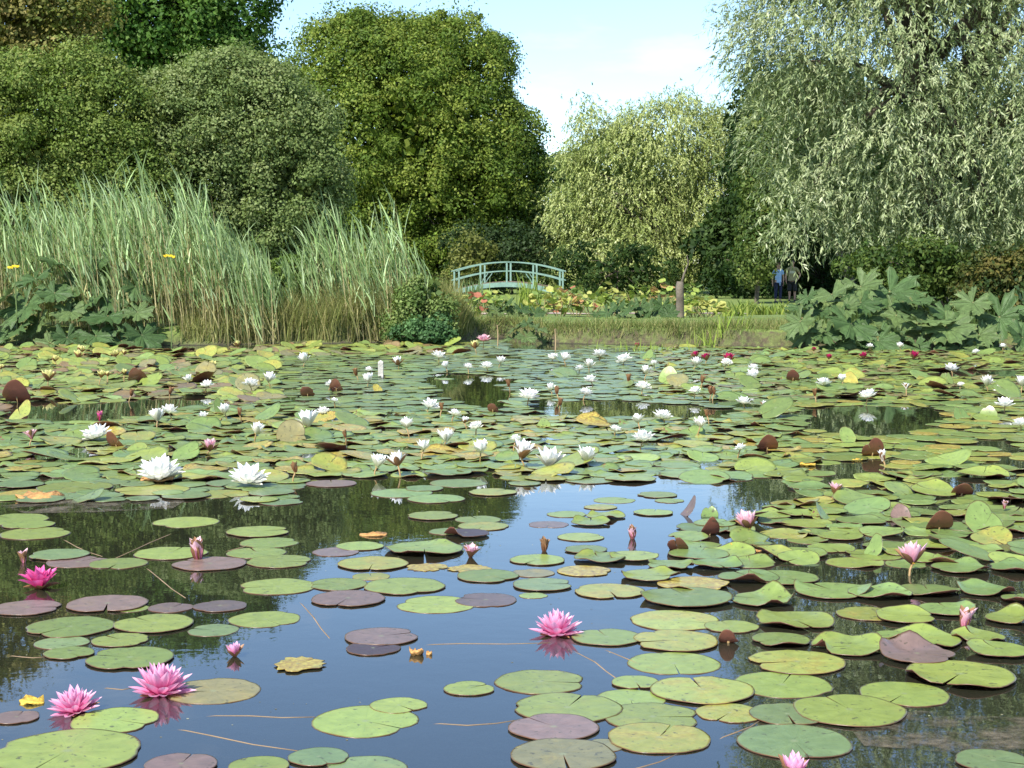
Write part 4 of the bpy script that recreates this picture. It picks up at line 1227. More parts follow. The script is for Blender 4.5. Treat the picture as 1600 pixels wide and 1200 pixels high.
def pad_geo(R, typ, r, segs=30, rings=(0.3, 0.6, 0.84, 0.955, 1.0), wavy=0.0, tilt=0.0, tiltaz=0.0, curl=0.0, curlaz=0.0, lift=0.0, notch=None, rag=0.0):
    """top and underside of one pad, real thickness; returns V, F, C (rgba, a = age)"""
    na = r.uniform(0, 2 * math.pi) if notch is None else notch
    wavy, lift = wavy * K, lift * K
    nw = r.uniform(0.008, 0.06)
    k1, k2, p1, p2 = r.choice([3, 4, 5]), r.choice([6, 7, 9]), r.uniform(0, 6.3), r.uniform(0, 6.3)
    ecc = r.uniform(0.93, 1.0)
    bumps = [(r.uniform(0, 6.28), r.uniform(0.22, 0.55), r.uniform(0.4, 1.3)) for _ in range(r.choice([2, 3, 4]))]
    base, age = TYPE[typ]
    v = math.exp(r.gauss(0, 0.12)); hs = r.uniform(-.06, .06)
    base = (base[0] * v * (1 + hs), base[1] * v, base[2] * v * (1 - hs))
    n = segs + 1
    th = na + nw + (2 * math.pi - 2 * nw) * np.arange(n) / segs
    edge = np.minimum(np.arange(n), n - 1 - np.arange(n)) / segs * 2 * math.pi
    rr = 1 - 0.16 * np.exp(-(edge / 0.22) ** 2)
    rr = rr * (1 + 0.018 * np.sin(k1 * th + p1) + 0.010 * np.sin(k2 * th + p2))
    for _ in range(r.choice([0, 0, 1, 1, 2, 3])):          # insect bites and tears in the rim
        b0, bw = r.uniform(0, 6.28) + na, r.uniform(0.05, 0.16)
        rr = rr * (1 - r.uniform(0.03, 0.12) * np.exp(-(((th - b0 + math.pi) % (2 * math.pi) - math.pi) / bw) ** 2))
    if rag: rr = rr * (1 - rag * np.array([r.random() for _ in range(n)]) ** 2)
    def pt(q):
        x = q * rr * R * np.cos(th); y = q * rr * R * np.sin(th) * ecc
        z = 0 * th
        if wavy:
            for (b0, bw, ba) in bumps:
                dth = (th - b0 + math.pi) % (2 * math.pi) - math.pi
                z = z + wavy * ba * q ** 4 * np.exp(-(dth / bw) ** 2)
        z = z + R * 0.004 * q * (np.sin(k2 * th + p1))
        if curl:
            d = (x * math.cos(curlaz) + y * math.sin(curlaz)) / R
            z = z + curl * R * np.clip(d + 0.15, 0, None) ** 2
        if tilt:
            d = x * math.cos(tiltaz) + y * math.sin(tiltaz)
            x = x + d * (math.cos(tilt) - 1) * math.cos(tiltaz); y = y + d * (math.cos(tilt) - 1) * math.sin(tiltaz)
            z = z + d * math.sin(tilt)
        return np.stack([x, y, z + lift], 1)
    rows = [pt(q) for q in rings]
    c0 = pt(0.0)[:1]
    top = np.concatenate([c0] + rows)
    bot = top.copy(); bot[:, 2] -= 0.0022
    V = np.concatenate([top, bot])
    nt_ = len(top)
    F = []
    for off, flip in ((0, False), (nt_, True)):
        for i in range(segs):
            f = [off, off + 1 + i, off + 2 + i]
            F.append(f[::-1] if flip else f)
        for k in range(len(rings) - 1):
            for i in range(segs):
                a = off + 1 + k * n + i
                f = [a, a + n, a + n + 1, a + 1]
                F.append(f[::-1] if flip else f)
    lo = 1 + (len(rings) - 1) * n
    for i in range(segs):
        F.append([lo + i, nt_ + lo + i, nt_ + lo + i + 1, lo + i + 1])
    C = np.zeros((len(V), 4))
    C[:nt_, :3] = base
    C[:, 3] = age
    # radiating veins lighten alternate spokes a little; brown rim
    spoke = 1 + 0.05 * np.where(np.arange(n) % 3 == 0, 1.0, -0.5)
    for k in range(len(rings)):
        s = slice(1 + k * n, 1 + (k + 1) * n)
        C[s, :3] *= spoke[:, None]
    if len(rings) > 3:
        s = slice(1 + (len(rings) - 1) * n, 1 + len(rings) * n)
        C[s, :3] = np.array((0.10, 0.06, 0.03))
    C[nt_:, :3] = UNDER
    C[nt_:, 3] = 0
    pu = np.zeros((len(V), 3)); row = [np.zeros((1, 2))] + [np.stack([q * np.cos(th), q * np.sin(th)], 1) for q in rings]
    pu[:nt_, :2] = np.concatenate(row); pu[nt_:, :2] = pu[:nt_, :2]
    return V, F, C, pu

EXPL = [  # px, py, width px, type, shape (f flat, w wavy, c curled)
 (291,816,102,'g'),(56,834,109,'g'),(20,812,110,'g'),(45,821,80,'g'),(92,868,93,'b'),(122,878,97,'p'),(185,881,91,'g'),(267,865,114,'g'),(328,882,115,'p'),
 (404,832,101,'g'),(421,848,94,'g'),(401,864,93,'g'),(437,878,104,'g'),(43,951,106,'p'),(168,945,126,'p'),(205,951,55,'g'),(267,950,70,'p'),(344,948,84,'p'),
 (110,981,136,'g'),(241,976,123,'g'),(333,985,80,'b'),(97,1005,85,'b'),(188,1001,89,'g'),(108,1022,78,'g'),(203,1030,137,'g'),(333,1080,150,'o'),(180,1126,137,'g'),(26,1122,70,'p'),
 (105,1176,232,'g'),(283,1197,112,'p'),(414,968,112,'g'),(434,917,122,'g'),(528,914,92,'g'),(632,917,127,'g'),(544,937,115,'p'),(681,945,123,'g'),(759,938,98,'p'),(583,1014,86,'d'),(596,996,117,'p'),  # dark maroon disc added for the folded-under edge of the next pad
 (465,1040,90,'s','r'),(571,1127,166,'g'),(623,1103,90,'g'),(733,1077,80,'g'),(498,1185,95,'b'),(405,1200,95,'g'),(570,1202,135,'b'),(525,863,73,'p'),(563,854,76,'g'),(663,861,123,'m','w'),
 (583,882,110,'y'),(580,901,60,'y'),(667,887,70,'s','r'),(733,890,72,'s','r'),(762,901,97,'g'),(677,807,80,'g'),(747,812,72,'g'),(700,831,60,'m'),(755,823,80,'y'),(728,836,74,'d','w'),
 (848,915,95,'b'),(833,931,45,'g'),(833,896,67,'o'),(913,893,86,'s'),(952,925,110,'y'),(1073,937,143,'g','w'),(1083,915,112,'s','w'),(1055,970,140,'y'),(1143,980,86,'g'),(948,997,112,'g'),(1055,1003,136,'y'),
 (1053,1037,147,'g'),(845,1066,143,'g'),(887,1107,170,'g'),(993,1068,76,'g'),(1097,1080,163,'y'),(985,1093,112,'g'),(1020,1121,150,'g'),(1030,1154,162,'y'),(865,1138,142,'p'),(880,1182,165,'o'),(945,1165,64,'o'),
 (1140,1115,106,'y'),(1241,1160,178,'b'),(1230,1118,118,'b'),(1327,1112,174,'g'),(1222,1070,156,'g'),(1413,1085,140,'g'),(1500,1058,170,'g','w'),(1245,1036,152,'y'),(1433,1027,116,'p','w'),(1325,1013,112,'g','w'),
 (1220,1003,92,'g','w'),(1440,1003,122,'g','w'),(1395,997,56,'m','w'),(1560,1020,98,'g','w'),(1527,997,84,'g','w'),(1243,973,122,'g','w'),(1355,960,96,'y'),(1415,967,92,'g','w'),(1552,1192,118,'b'),
 (960,782,66,'g'),(885,804,62,'g'),(938,793,52,'y'),(1027,774,62,'g'),(1021,802,62,'g'),(947,808,62,'g','w'),(1046,783,46,'g'),(908,840,74,'g'),(840,876,86,'g'),(915,860,69,'g'),(857,820,64,'p'),(923,818,62,'g','w'),
 (937,875,82,'g','w'),(990,872,78,'g','w'),(1017,903,92,'g','w'),(1047,885,76,'m','w'),(627,771,97,'m'),(682,780,90,'m'),(662,764,62,'m'),(770,770,76,'y'),(717,755,92,'m'),(440,760,84,'b'),(518,756,80,'p'),
 (118,762,117,'g'),(237,767,117,'y'),(345,772,92,'y'),(45,772,96,'s'),(1190,940,100,'m','w'),(1170,905,96,'m','w'),(1120,885,80,'m','w'),(1300,925,120,'m','w'),(1225,905,110,'m','w'),(1480,955,90,'m','w'),(1580,970,80,'g','w'),
 (1375,930,100,'m','w'),(1450,925,100,'m','w'),(1540,925,90,'m','w'),(1500,890,90,'m','w'),(1585,890,80,'m','w'),(1600,940,70,'m','w')]

# named raised / curled leaves seen in the photograph: px, py of the base, width, type, tilt(deg), tilt azimuth(deg; 90 = far edge up), curl
RAISED = [ (455,690,66,'o',62,100,0.6,'upright reddish-brown folded leaf among the white blooms'),(1140,1008,44,'d',55,60,0.8,'curled dark leaf edge standing beside the yellow-rimmed pad'),
 (1540,832,84,'m',55,95,0.9,'large cupped green leaf standing upright right of the two pale pink blooms'),(1470,832,60,'r',50,95,0.9,'reddish upturned leaf beside the large cupped green leaf'),
 (1366,868,42,'m',70,40,1.2,'folded dark green leaf standing beside the pale pink bloom'),(1288,812,40,'m',75,150,1.0,'tall folded green leaf below the half-open pink flower'),
 (1410,812,46,'p',50,90,1.0,'domed purple shiny leaf among the crowded pads'),(1075,806,40,'p',65,20,1.2,'purple leaf folded upright near the pink bloom'),(1110,808,38,'m',40,90,.7,'grey-green cupped leaf beside the folded purple leaf'),
 (1110,838,44,'d',45,120,1.2,'dark triangular upturned leaf near the pink bud'),(1060,862,46,'d',45,70,.8,'dark cupped leaf edge beside the pink bud'),(1365,715,50,'r',55,90,1,'brown arched leaf near the white-pink bud'),
 (1325,690,40,'m',60,90,.8,'dark green dome of a raised leaf by the open water'),(1200,705,46,'r',50,95,1,'red-backed leaf rising behind the yellow patches'),(770,645,24,'r',80,60,.5,'lone red-brown leaf standing in the dark gap'),
 (525,612,30,'r',70,70,.9,'brown folded leaf behind a white bloom'),(480,620,32,'d',60,90,.4,'dark round leaf turned on edge'),(590,612,22,'Y',70,120,.6,'bright orange-yellow leaf standing by the white post'),
 (850,668,30,'m',55,90,.8,'cupped green leaf with a shiny rim'),(1240,596,30,'r',70,60,.6,'pinkish-brown leaf standing among the far pads'),(1330,600,32,'Y',60,90,.9,'pale yellow domed leaf among the far pads'),
 (1045,600,44,'m',65,80,.9,'large dark green raised leaf near the far white blooms'),(1012,562,26,'m',75,50,.7,'upright green leaf in front of the water grasses'),(1545,655,40,'m',55,70,.9,'bright green folded leaf near the right-hand white blooms'),
 (1505,655,40,'m',50,110,.9,'raised green leaf beside the folded bright one'),(1480,600,30,'m',60,90,.9,'dark green dome leaf between the far right white blooms'),(25,630,60,'r',50,100,1,'large russet folded leaf at the edge of the yellow lilies'),
 (30,655,50,'y',60,60,.8,'green leaf hanging to the water below the russet one'),(215,600,46,'r',45,95,.8,'arched russet leaf in front of the yellow lilies'),(345,648,36,'m',70,140,1,'leaning green leaf beside a white bloom'),
 (180,700,44,'r',55,30,1,'dark red leaf edge behind the drooping white bloom'),(215,712,60,'m',35,95,.5,'broad green leaf lifting behind the big white bloom'),(1505,775,48,'d',40,80,.7,'dark maroon leaf with curled edge in the dark water')]

PG = 'water lily pads on the pond'
LAND = [((250, 1058), 'beside the two big pink blooms'), ((118, 1095), 'beside the two big pink blooms'), ((870, 975), 'near the lone deep pink bloom'), ((367, 1015), 'by the half-closed pink flower'),
        ((64, 905), 'by the round crimson-pink flower'), ((310, 865), 'by the slim pink bud'), ((735, 860), 'near the dark glossy pad'), ((850, 860), 'by the dark pointed bud'), ((1170, 815), 'near the pointed pale pink bloom'),
        ((1427, 868), 'near the double pale pink bloom'), ((1508, 970), 'near the fat pink bud'), ((250, 740), 'by the biggest white bloom'), ((388, 745), 'by the spreading white bloom'), ((1240, 1190), 'close to the magenta bloom'),
        ((570, 1125), 'over a pale submerged strand'), ((1030, 1080), 'in the overlapping raft'), ((1400, 1090), 'near the brown scum'), ((600, 900), 'below the tree reflection'),
        ((420, 855), 'in the stack of four green pads'), ((200, 960), 'in the purple-and-green row'), ((900, 790), 'at the edge of the sky-blue water'), ((660, 770), 'at the edge of the dark reflection'),
        ((1250, 990), 'below the crowded pads'), ((480, 1035), 'out in open blue water'), ((500, 1190), 'at the near margin'), ((75, 830), 'in the cluster below the white lilies'), ((860, 720), 'under the row of white blooms'),
        ((1350, 770), 'round the half-open pink flower'), ((460, 690), 'by the brown folded leaf'), ((1020, 690), 'under the crowded white blooms')]
def near_words(px, py):
    return min(LAND, key=lambda l: (l[0][0] - px) ** 2 + 4 * (l[0][1] - py) ** 2)[1]
def size_word(w): return 'large' if w > 0.27 else ('small' if w < 0.17 else 'medium')

pads = []     # (x, y, R) for spacing
stack = 0
pr = random.Random(42)
def add_pad(x, y, R, typ, shape, label, z, **k):
    if shape == 'w': k.setdefault('wavy', pr.uniform(0.018, 0.040)); z += 0.006
    if shape == 'r': k['rag'] = 0.35
    V, F, C, PU = pad_geo(R, typ, pr, **k)
    o = link('lily_pad', mk_mesh('lily_pad', V, F, M['pad'], True, C, puv=PU))
    o.location = (x, y, z)
    tag(o, label, 'lily pad', PG)
    return o
SH = {'w': 'with a wavy lifted rim', 'f': 'lying flat', 'r': 'breaking up'}
for i, e in enumerate(EXPL):
    px, py, wpx, typ = e[:4]
    shape = e[4] if len(e) > 4 else 'f'
    c = at(px, py)
    R = wpx / FPX * (c.y * CP + HC * SP) / 2
    z = 0.0012 + 0.0012 * (i % 5)
    add_pad(c.x, c.y, R, typ, shape, f'{size_word(2*R)} {WORD[typ]} lily pad {SH[shape]} {near_words(px, py)}', z)
    pads.append((c.x, c.y, R))
n_obj = len(EXPL)
def raised_pad(x, y, R, typ, tilt, az, curl, label):
    R = R
    V, F, C, PU = pad_geo(R, typ, pr, tilt=math.radians(tilt), tiltaz=math.radians(az), curl=curl, curlaz=math.radians(az), wavy=0.012)
    zmin = V[:, 2].min()
    V[:, 2] += -zmin - 0.010
    o = link('lily_pad', mk_mesh('lily_pad', V, F, M['pad'], True, C, puv=PU))
    o.location = (x, y, 0)
    c0 = V[0]
    mb = MB(); mb.tube([(c0[0], c0[1], c0[2] - 0.002), (c0[0] * 0.9, c0[1] + 0.02, c0[2] * 0.5 - 0.02), (c0[0] + 0.03, c0[1] + 0.05, -0.10)], 0.004, 6)
    mb.build('stem', M['lily_stem'], o, True)
    tag(o, label, 'lily pad', PG)
for px, py, wpx, typ, tilt, az, curl, lab in RAISED:
    c = at(px, py)
    R = wpx / FPX * (c.y * CP + HC * SP) / 2 * 0.72
    if typ in 'rd': az, tilt, typ = 270 + (az - 90) * 0.5, tilt * 0.62, {'r': 'o', 'd': 'p'}[typ]
    else: tilt *= 0.5
    raised_pad(c.x, c.y + 0.02, R, typ, tilt, az, curl * 0.7, lab)
n_obj += len(RAISED)

# crowded pads, scattered over the pond except the open water (outlines in photo pixels)
OPEN = [[(0, 785), (440, 785), (470, 745), (800, 742), (820, 760), (900, 752), (1150, 752), (1200, 742), (1240, 760), (1210, 800), (1120, 815), (1040, 840), (1080, 870), (1110, 890), (1150, 950), (1190, 960), (1190, 1010), (1600, 1025), (1600, 1260), (-40, 1260), (-40, 785)],
        [(0, 622), (120, 632), (330, 618), (345, 632), (200, 655), (60, 660), (0, 655)],
        [(1235, 640), (1330, 632), (1470, 638), (1480, 650), (1440, 676), (1330, 684), (1260, 668)],
        [(1490, 688), (1600, 684), (1600, 730), (1520, 735), (1560, 712)], [(1270, 742), (1330, 715), (1390, 735), (1360, 755), (1300, 760)],
        [(1440, 745), (1560, 745), (1560, 775), (1450, 770)],
        [(660, 595), (760, 590), (800, 615), (790, 640), (740, 640), (690, 625)], [(820, 626), (1000, 626), (1140, 640), (1120, 656), (930, 652), (840, 645)],
        [(190, 534), (400, 536), (410, 546), (200, 546)], [(780, 528), (930, 540), (900, 548), (800, 546)], [(1250, 544), (1600, 545), (1600, 549), (1250, 548)], [(1290, 590), (1600, 576), (1600, 590), (1480, 588)]]
def inside(px, py, poly):
    c = False
    j = len(poly) - 1
    for i in range(len(poly)):
        xi, yi = poly[i]; xj, yj = poly[j]
        if (yi > py) != (yj > py) and px < (xj - xi) * (py - yi) / (yj - yi) + xi: c = not c
        j = i
    return c
cell = {}
def too_close(x, y, R, ov):
    kx, ky = int(x // 0.31), int(y // 0.31)
    for a in (-1, 0, 1):
        for b in (-1, 0, 1):
            for (u, v, q) in cell.get((kx + a, ky + b), ()):
                if (u - x) ** 2 + (v - y) ** 2 < (ov * (R + q)) ** 2: return True
    return False
def put(x, y, R): cell.setdefault((int(x // 0.31), int(y // 0.31)), []).append((x, y, R))
for p in pads: put(*p)
gapn = lambda x, y: math.sin(1.9 * x + 0.6 * y) * math.sin(0.9 * y - 0.5 * x + 1) + 0.6 * math.sin(2.7 * x + 1.9 * y)
cand = []
tries = 0
sr = random.Random(5)
while tries < 26000:
    tries += 1
    # even over the water surface
    y = math.sqrt(sr.uniform(5.4 ** 2, 21.8 ** 2)); x = sr.uniform(-0.40, 0.40) * y
    if y > float(np.interp(x, SX, SY)) - 0.24: continue
    px, py = proj((x, y, 0))
    if any(inside(px, py, q) for q in OPEN): continue
    calm = 545 < py < 655 and 330 < px < 1230
    if calm and gapn(x, y) > 1.2: continue
    R = K * (sr.uniform(0.12, 0.20) if py < 760 else sr.uniform(0.11, 0.17))
    if too_close(x, y, R, 0.62 if calm else 0.56): continue
    put(x, y, R); cand.append((x, y, R, px, py))
def zone_pad(x, y, R, px, py):
    """type and attitude of a crowded pad by where it grows"""
    u = sr.random()
    yellowbed = px < 430 and py < 640
    crowd = (640 < py < 750 and px < 1250)
    right = px > 1000 and py > 730
    farright = px > 1000 and py < 625
    fringe = 400 < px < 730 and py < 556
    if yellowbed or fringe: lift, typs = 0.42, 'ggyymmgro'
    elif right: lift, typs = 0.16, 'mmmmggmyg'
    elif crowd: lift, typs = 0.12, 'mmmggmmyys'
    elif farright: lift, typs = 0.10, 'ggmmmymo'
    elif px > 1200: lift, typs = 0.06, 'ggmymygsm'
    else: lift, typs = 0.02, 'bbmbmbgbm'
    t = sr.choice(typs)
    k = {}
    if sr.random() < lift:
        k = dict(tilt=math.radians(sr.uniform(14, 34) if sr.random() < .14 else sr.uniform(4, 12)), tiltaz=sr.uniform(0.5, 2.64) if sr.random() < 0.68 else sr.uniform(0, 6.3), curl=sr.uniform(0, 0.35), curlaz=sr.uniform(0, 6.3), wavy=sr.uniform(0, .02))
    elif right or crowd or farright or yellowbed:
        k = dict(wavy=sr.uniform(0.006, 0.028))
    else:
        k = dict(wavy=sr.uniform(0.0, 0.006), tilt=math.radians(sr.uniform(0, 1.2)), tiltaz=sr.uniform(0, 6.3))
    return t, k
cand.sort(key=lambda c: -(c[2] / c[1]) ** 2 * (c[4] - HORIZON))
N_IND = 300 - n_obj
SV, SF, SC, SU, off = [], [], [], [], 0
for i, (x, y, R, px, py) in enumerate(cand):
    t, k = zone_pad(x, y, R, px, py)
    raised = k.get('tilt', 0) > 0.15
    big = i < N_IND
    V, F, C, PU = pad_geo(R, t, sr, segs=26 if big else 15, rings=(0.3, 0.6, 0.84, 0.955, 1.0) if big else (0.5, 0.85, 1.0), **k)
    if raised: V[:, 2] += -V[:, 2].min() - 0.004
    else: V[:, 2] += -min(0, V[:, 2].min() + 0.004) + sr.uniform(0.001, 0.010)
    if big:
        o = link('lily_pad', mk_mesh('lily_pad', V, F, M['pad'], True, C, puv=PU))
        o.location = (x, y, 0)
        if raised:
            c0 = V[0]
            mb = MB(); mb.tube([(c0[0], c0[1], c0[2] - 0.003), (c0[0], c0[1] + 0.04, -0.08)], 0.004, 5)
            mb.build('stem', M['lily_stem'], o, True)
        tag(o, f"{size_word(2*R)} {WORD[t]} lily pad {'tilted up out of the water' if raised else 'in the crowd'} {near_words(px, py)}", 'lily pad', PG)
    else:
        V = V + np.array([x, y, 0])
        SV.append(V); SF += [[a + off for a in f] for f in F]; SC.append(C); SU.append(PU); off += len(V)
o = link('distant_lily_pads', mk_mesh('distant_lily_pads', np.concatenate(SV), SF, M['pad'], True, np.concatenate(SC), puv=np.concatenate(SU)))
tag(o, 'far carpet of green lily pads across the pond', 'lily pads', kind='stuff')
print('pads', n_obj, len(cand))

# ------------------------------------------------------------------ water lilies
def petal_mesh(name, L_, W_, cup, mat, tipf=0.0, point=1.0):
    """petal along +X, cupped, widest past the middle, pointed tip"""
    us = [0, 0.2, 0.45, 0.7, 0.88, 1.0]
    V, C = [], []
    for u in us:
        wv = W_ * (math.sin(math.pi * min(1, u * 0.62 + 0.12)) ** 0.9) * (1 - u ** (4.4 * point)) * 1.15 + (0.002 if u == 1 else 0)
        for s in (-1, -0.5, 0, 0.5, 1):
            V.append((u * L_, s * wv * 0.5, cup * L_ * (u * u * 0.55 + 0.0) + abs(s) ** 2 * wv * 0.28))
            C.append((u, 0, 0, 1))
    F = [[i * 5 + j, i * 5 + j + 1, i * 5 + 6 + j, i * 5 + 5 + j] for i in range(len(us) - 1) for j in range(4)]
    return mk_mesh(name, V, F, M[mat], True, C)
FORM = {  # rings: (count, elevation deg, length, width)
 'open':   [(4, 6, .95, .36, 's'), (9, 14, 1.0, .42, 'p'), (9, 34, 1.0, .42, 'p'), (8, 54, .95, .38, 'p'), (7, 70, .85, .3, 'p')],
 'double': [(4, 3, .9, .30, 's'), (11, 9, 1.0, .33, 'p'), (11, 25, 1.02, .33, 'p'), (11, 42, 1.03, .31, 'p'), (10, 57, 1.02, .28, 'p'), (9, 70, 1.0, .25, 'p'), (7, 82, .93, .22, 'p')],
 'cup':    [(4, 38, .95, .42, 's'), (7, 50, 1.0, .38, 'p'), (7, 64, .98, .34, 'p'), (6, 76, .9, .28, 'p')],
 'half':   [(4, 58, 1.0, .46, 's'), (6, 66, 1.0, .42, 'p'), (6, 76, .98, .38, 'p'), (4, 84, .9, .3, 'p')],
 'globe':  [(4, 20, .8, .4, 's'), (8, 48, 1.0, .40, 'p'), (8, 62, 1.0, .38, 'p'), (7, 74, .95, .34, 'p'), (5, 84, .9, .3, 'p')],
 'bud':    [(4, 80, 1.0, .50, 's'), (5, 82, .98, .44, 'p'), (4, 86, .95, .4, 'p')]}
PC = {}
def pmesh(kind, L_, W_, cup, mat):
    k = (L_, W_, cup, mat)
    if k not in PC: PC[k] = petal_mesh('petal', L_, W_, cup, mat)
    return PC[k]
CUPF = {'open': 0.35, 'double': 0.3, 'cup': 0.35, 'half': -0.28, 'globe': -0.35, 'bud': -0.32}
def flower(px, py, wpx, mat, form, label, lift=0.0, stemcol='lily_stem', seed=0, sepmat=None, group='water lilies'):
    """px,py centre of the bloom in the photo, wpx its width"""
    r = random.Random(seed); lift *= K
    asp = {'open': .26, 'double': .26, 'cup': .36, 'half': .48, 'globe': .42, 'bud': .55}[form]     # centre above base, in widths
    b = at(px, py + wpx * asp, lift)
    depth = b.y * CP + (HC - lift) * SP
    wm = (1.28 if mat == 'petal_white' else 1.06) * wpx / FPX * depth
    width_f = {'open': 2.0, 'double': 2.02, 'cup': 1.52, 'half': 1.15, 'globe': 1.25, 'bud': .66}[form]
    S = wm / width_f
    loc = Vector((b.x, b.y, lift + 0.003 if lift > 0.01 else -0.05 * S))
    rings = FORM[form]
    rz = r.uniform(0, 6.3)
    tq = 0.12 if lift < 0.01 else 0.26
    tiltx, tilty = r.uniform(-tq, tq), r.uniform(-tq, tq)
    items = []
    for (n, el, ln, wd, kd) in rings:
        ph = r.uniform(0, 6.3)
        for i in range(n):
            a = ph + 2 * math.pi * i / n + r.uniform(-.1, .1)
            e = math.radians(el + r.uniform(-7, 7)) if el > 8 else math.radians(max(2, el + r.uniform(-2, 5)))
            sc_ = S * r.uniform(.84, 1.07)
            m = Matrix.Rotation(a, 4, 'Z') @ Matrix.Translation((0.05 * S, 0, 0.0)) @ Matrix.Rotation(-e, 4, 'Y') @ Matrix.Diagonal((sc_, sc_, sc_, 1))
            items.append((pmesh(form, ln, wd, CUPF[form] if kd == 'p' else CUPF[form] * .6, (sepmat or M_SEP) if kd == 's' else mat), m, kd))
    base_m = Matrix.Rotation(tiltx, 4, 'X') @ Matrix.Rotation(tilty, 4, 'Y')
    big = wpx >= 38
    root = empty('water_lily', loc, rz)
    if big:
        for me, m, kd in items:
            o = link('petal' if kd == 'p' else 'sepal', me, root); o.matrix_local = base_m @ m
    else:
        for kd, nm in (('p', 'petals'), ('s', 'sepals')):
            V, F, C, off = [], [], [], 0
            mm = None
            for me, m, k2 in items:
                if k2 != kd: continue
                mm = me.materials[0]
                vs = np.empty(len(me.vertices) * 3, np.float32); me.vertices.foreach_get('co', vs)
                R4 = np.array(base_m @ m)
                vs = vs.reshape(-1, 3) @ R4[:3, :3].T + R4[:3, 3]
                cs = np.empty(len(me.vertices) * 4, np.float32); me.attributes['col'].data.foreach_get('color', cs)
                fs = np.empty(len(me.polygons) * 4, np.int32); me.polygons.foreach_get('vertices', fs)
                V.append(vs); C.append(cs.reshape(-1, 4)); F.append(fs.reshape(-1, 4) + off); off += len(vs)
            link(nm, mk_mesh(nm, np.concatenate(V), np.concatenate(F), mm, True, np.concatenate(C)), root)
    if form in ('open', 'double', 'cup') and wpx > 11:
        mb = MB()
        for i in range(22 if big else 10):
            a = i * 2.399; q = 0.04 + 0.14 * math.sqrt(i / 22)
            p0 = Vector((q * math.cos(a) * .6, q * math.sin(a) * .6, 0.05)) * S
            p1 = Vector((q * math.cos(a) * 1.2, q * math.sin(a) * 1.2, 0.36)) * S
            mb.tube([p0, p1], [0.02 * S, 0.012 * S], 4)
        mb.build('stamens', M['stamen'], root)
    if lift > 0.014:
        mb = MB(); mb.tube([(0, 0, 0.005), (0.01, 0.01, -lift * .5), (0.02, 0.03, -lift - 0.10)], 0.0045, 6)
        mb.build('stem', M['lily_stem'], root, True)
    tag(root, label, 'water lily', group)
    return root
M_SEP = 'sepal'
SEPW = {'petal_white': 'sepal', 'petal_pink': 'petal_deep'}

PG2 = 'pink water lilies in the open water'
flower(250, 1058, 98, 'petal_pink', 'double', 'biggest many-petalled pink bloom touching an olive-brown pad', 0, seed=1, group=PG2)
flower(118, 1091, 80, 'petal_pink', 'double', 'many-petalled pink bloom next to the biggest one', 0, seed=2, group=PG2)
flower(870, 971, 78, 'petal_pink', 'double', 'lone deep pink many-petalled bloom mirrored in open water', 0, seed=3, group=PG2)
flower(367, 1013, 36, 'petal_pink', 'cup', 'half-closed pink bloom floating alone in blue water', 0, seed=4, group=PG2)
flower(64, 900, 46, 'petal_deep', 'globe', 'round crimson-pink globe bloom with dark reflection', 0, seed=5, group=PG2)
flower(310, 862, 24, 'petal_pale', 'bud', 'slim pink bud opening on a purple pad', 0, seed=6, group=PG2)
flower(37, 871, 15, 'petal_pale', 'bud', 'small cream and pink bud left of the purple pads', 0, seed=7, group=PG2)
flower(735, 858, 26, 'petal_pale', 'half', 'pale pink half-open flower in front of the dark glossy pad', 0, seed=8, group=PG2)
flower(850, 853, 15, 'sepal', 'bud', 'dark brown pointed bud standing on a green pad', 0, seed=9, group=PG2)
flower(988, 834, 14, 'petal_pale', 'bud', 'small pink bud beside dark upturned leaves', 0, seed=10, group=PG2)
PG3 = 'pink water lilies among the crowded pads'
flower(1170, 812, 46, 'petal_pale', 'cup', 'pale pink open bloom with pointed petals amid curled leaves', 0.04, seed=11, group=PG3)
flower(1426, 864, 54, 'petal_pale', 'cup', 'pale pink double bloom raised among glossy green leaves', 0.05, seed=12, group=PG3)
flower(1305, 764, 24, 'petal_pale', 'half', 'half-open pink flower standing behind a tall folded green leaf', 0.03, seed=13, group=PG3)
flower(1507, 969, 24, 'petal_pale', 'bud', 'fat pink bud lit by the sun among wavy pads', 0.0, seed=14, group=PG3)
flower(1240, 1194, 64, 'petal_pink', 'cup', 'magenta bloom beside the big dull blue-green pad', 0, seed=15, group=PG2)
flower(328, 695, 30, 'petal_pale', 'cup', 'small pale pink bloom among white ones', 0.03, seed=16, group=PG3)
flower(50, 678, 19, 'petal_pale', 'half', 'blush pink bud on a stem left of the drooping white bloom', 0.06, seed=17, group=PG3)
flower(756, 527, 24, 'petal_pale', 'open', 'pale pink bloom standing high by the lawn bank', 0.16, seed=18, group=PG3)
flower(1380, 716, 10, 'petal_white', 'bud', 'white and pink bud by the brown arched leaf', 0.03, seed=19, group=PG3)
flower(1569, 791, 9, 'petal_pale', 'bud', 'tiny pink-tipped bud beside the large cupped green leaf', 0.02, seed=20, group=PG3)
flower(155, 651, 10, 'petal_deep', 'bud', 'tiny red bud lying on a flat pad', 0.0, seed=21, group=PG3)

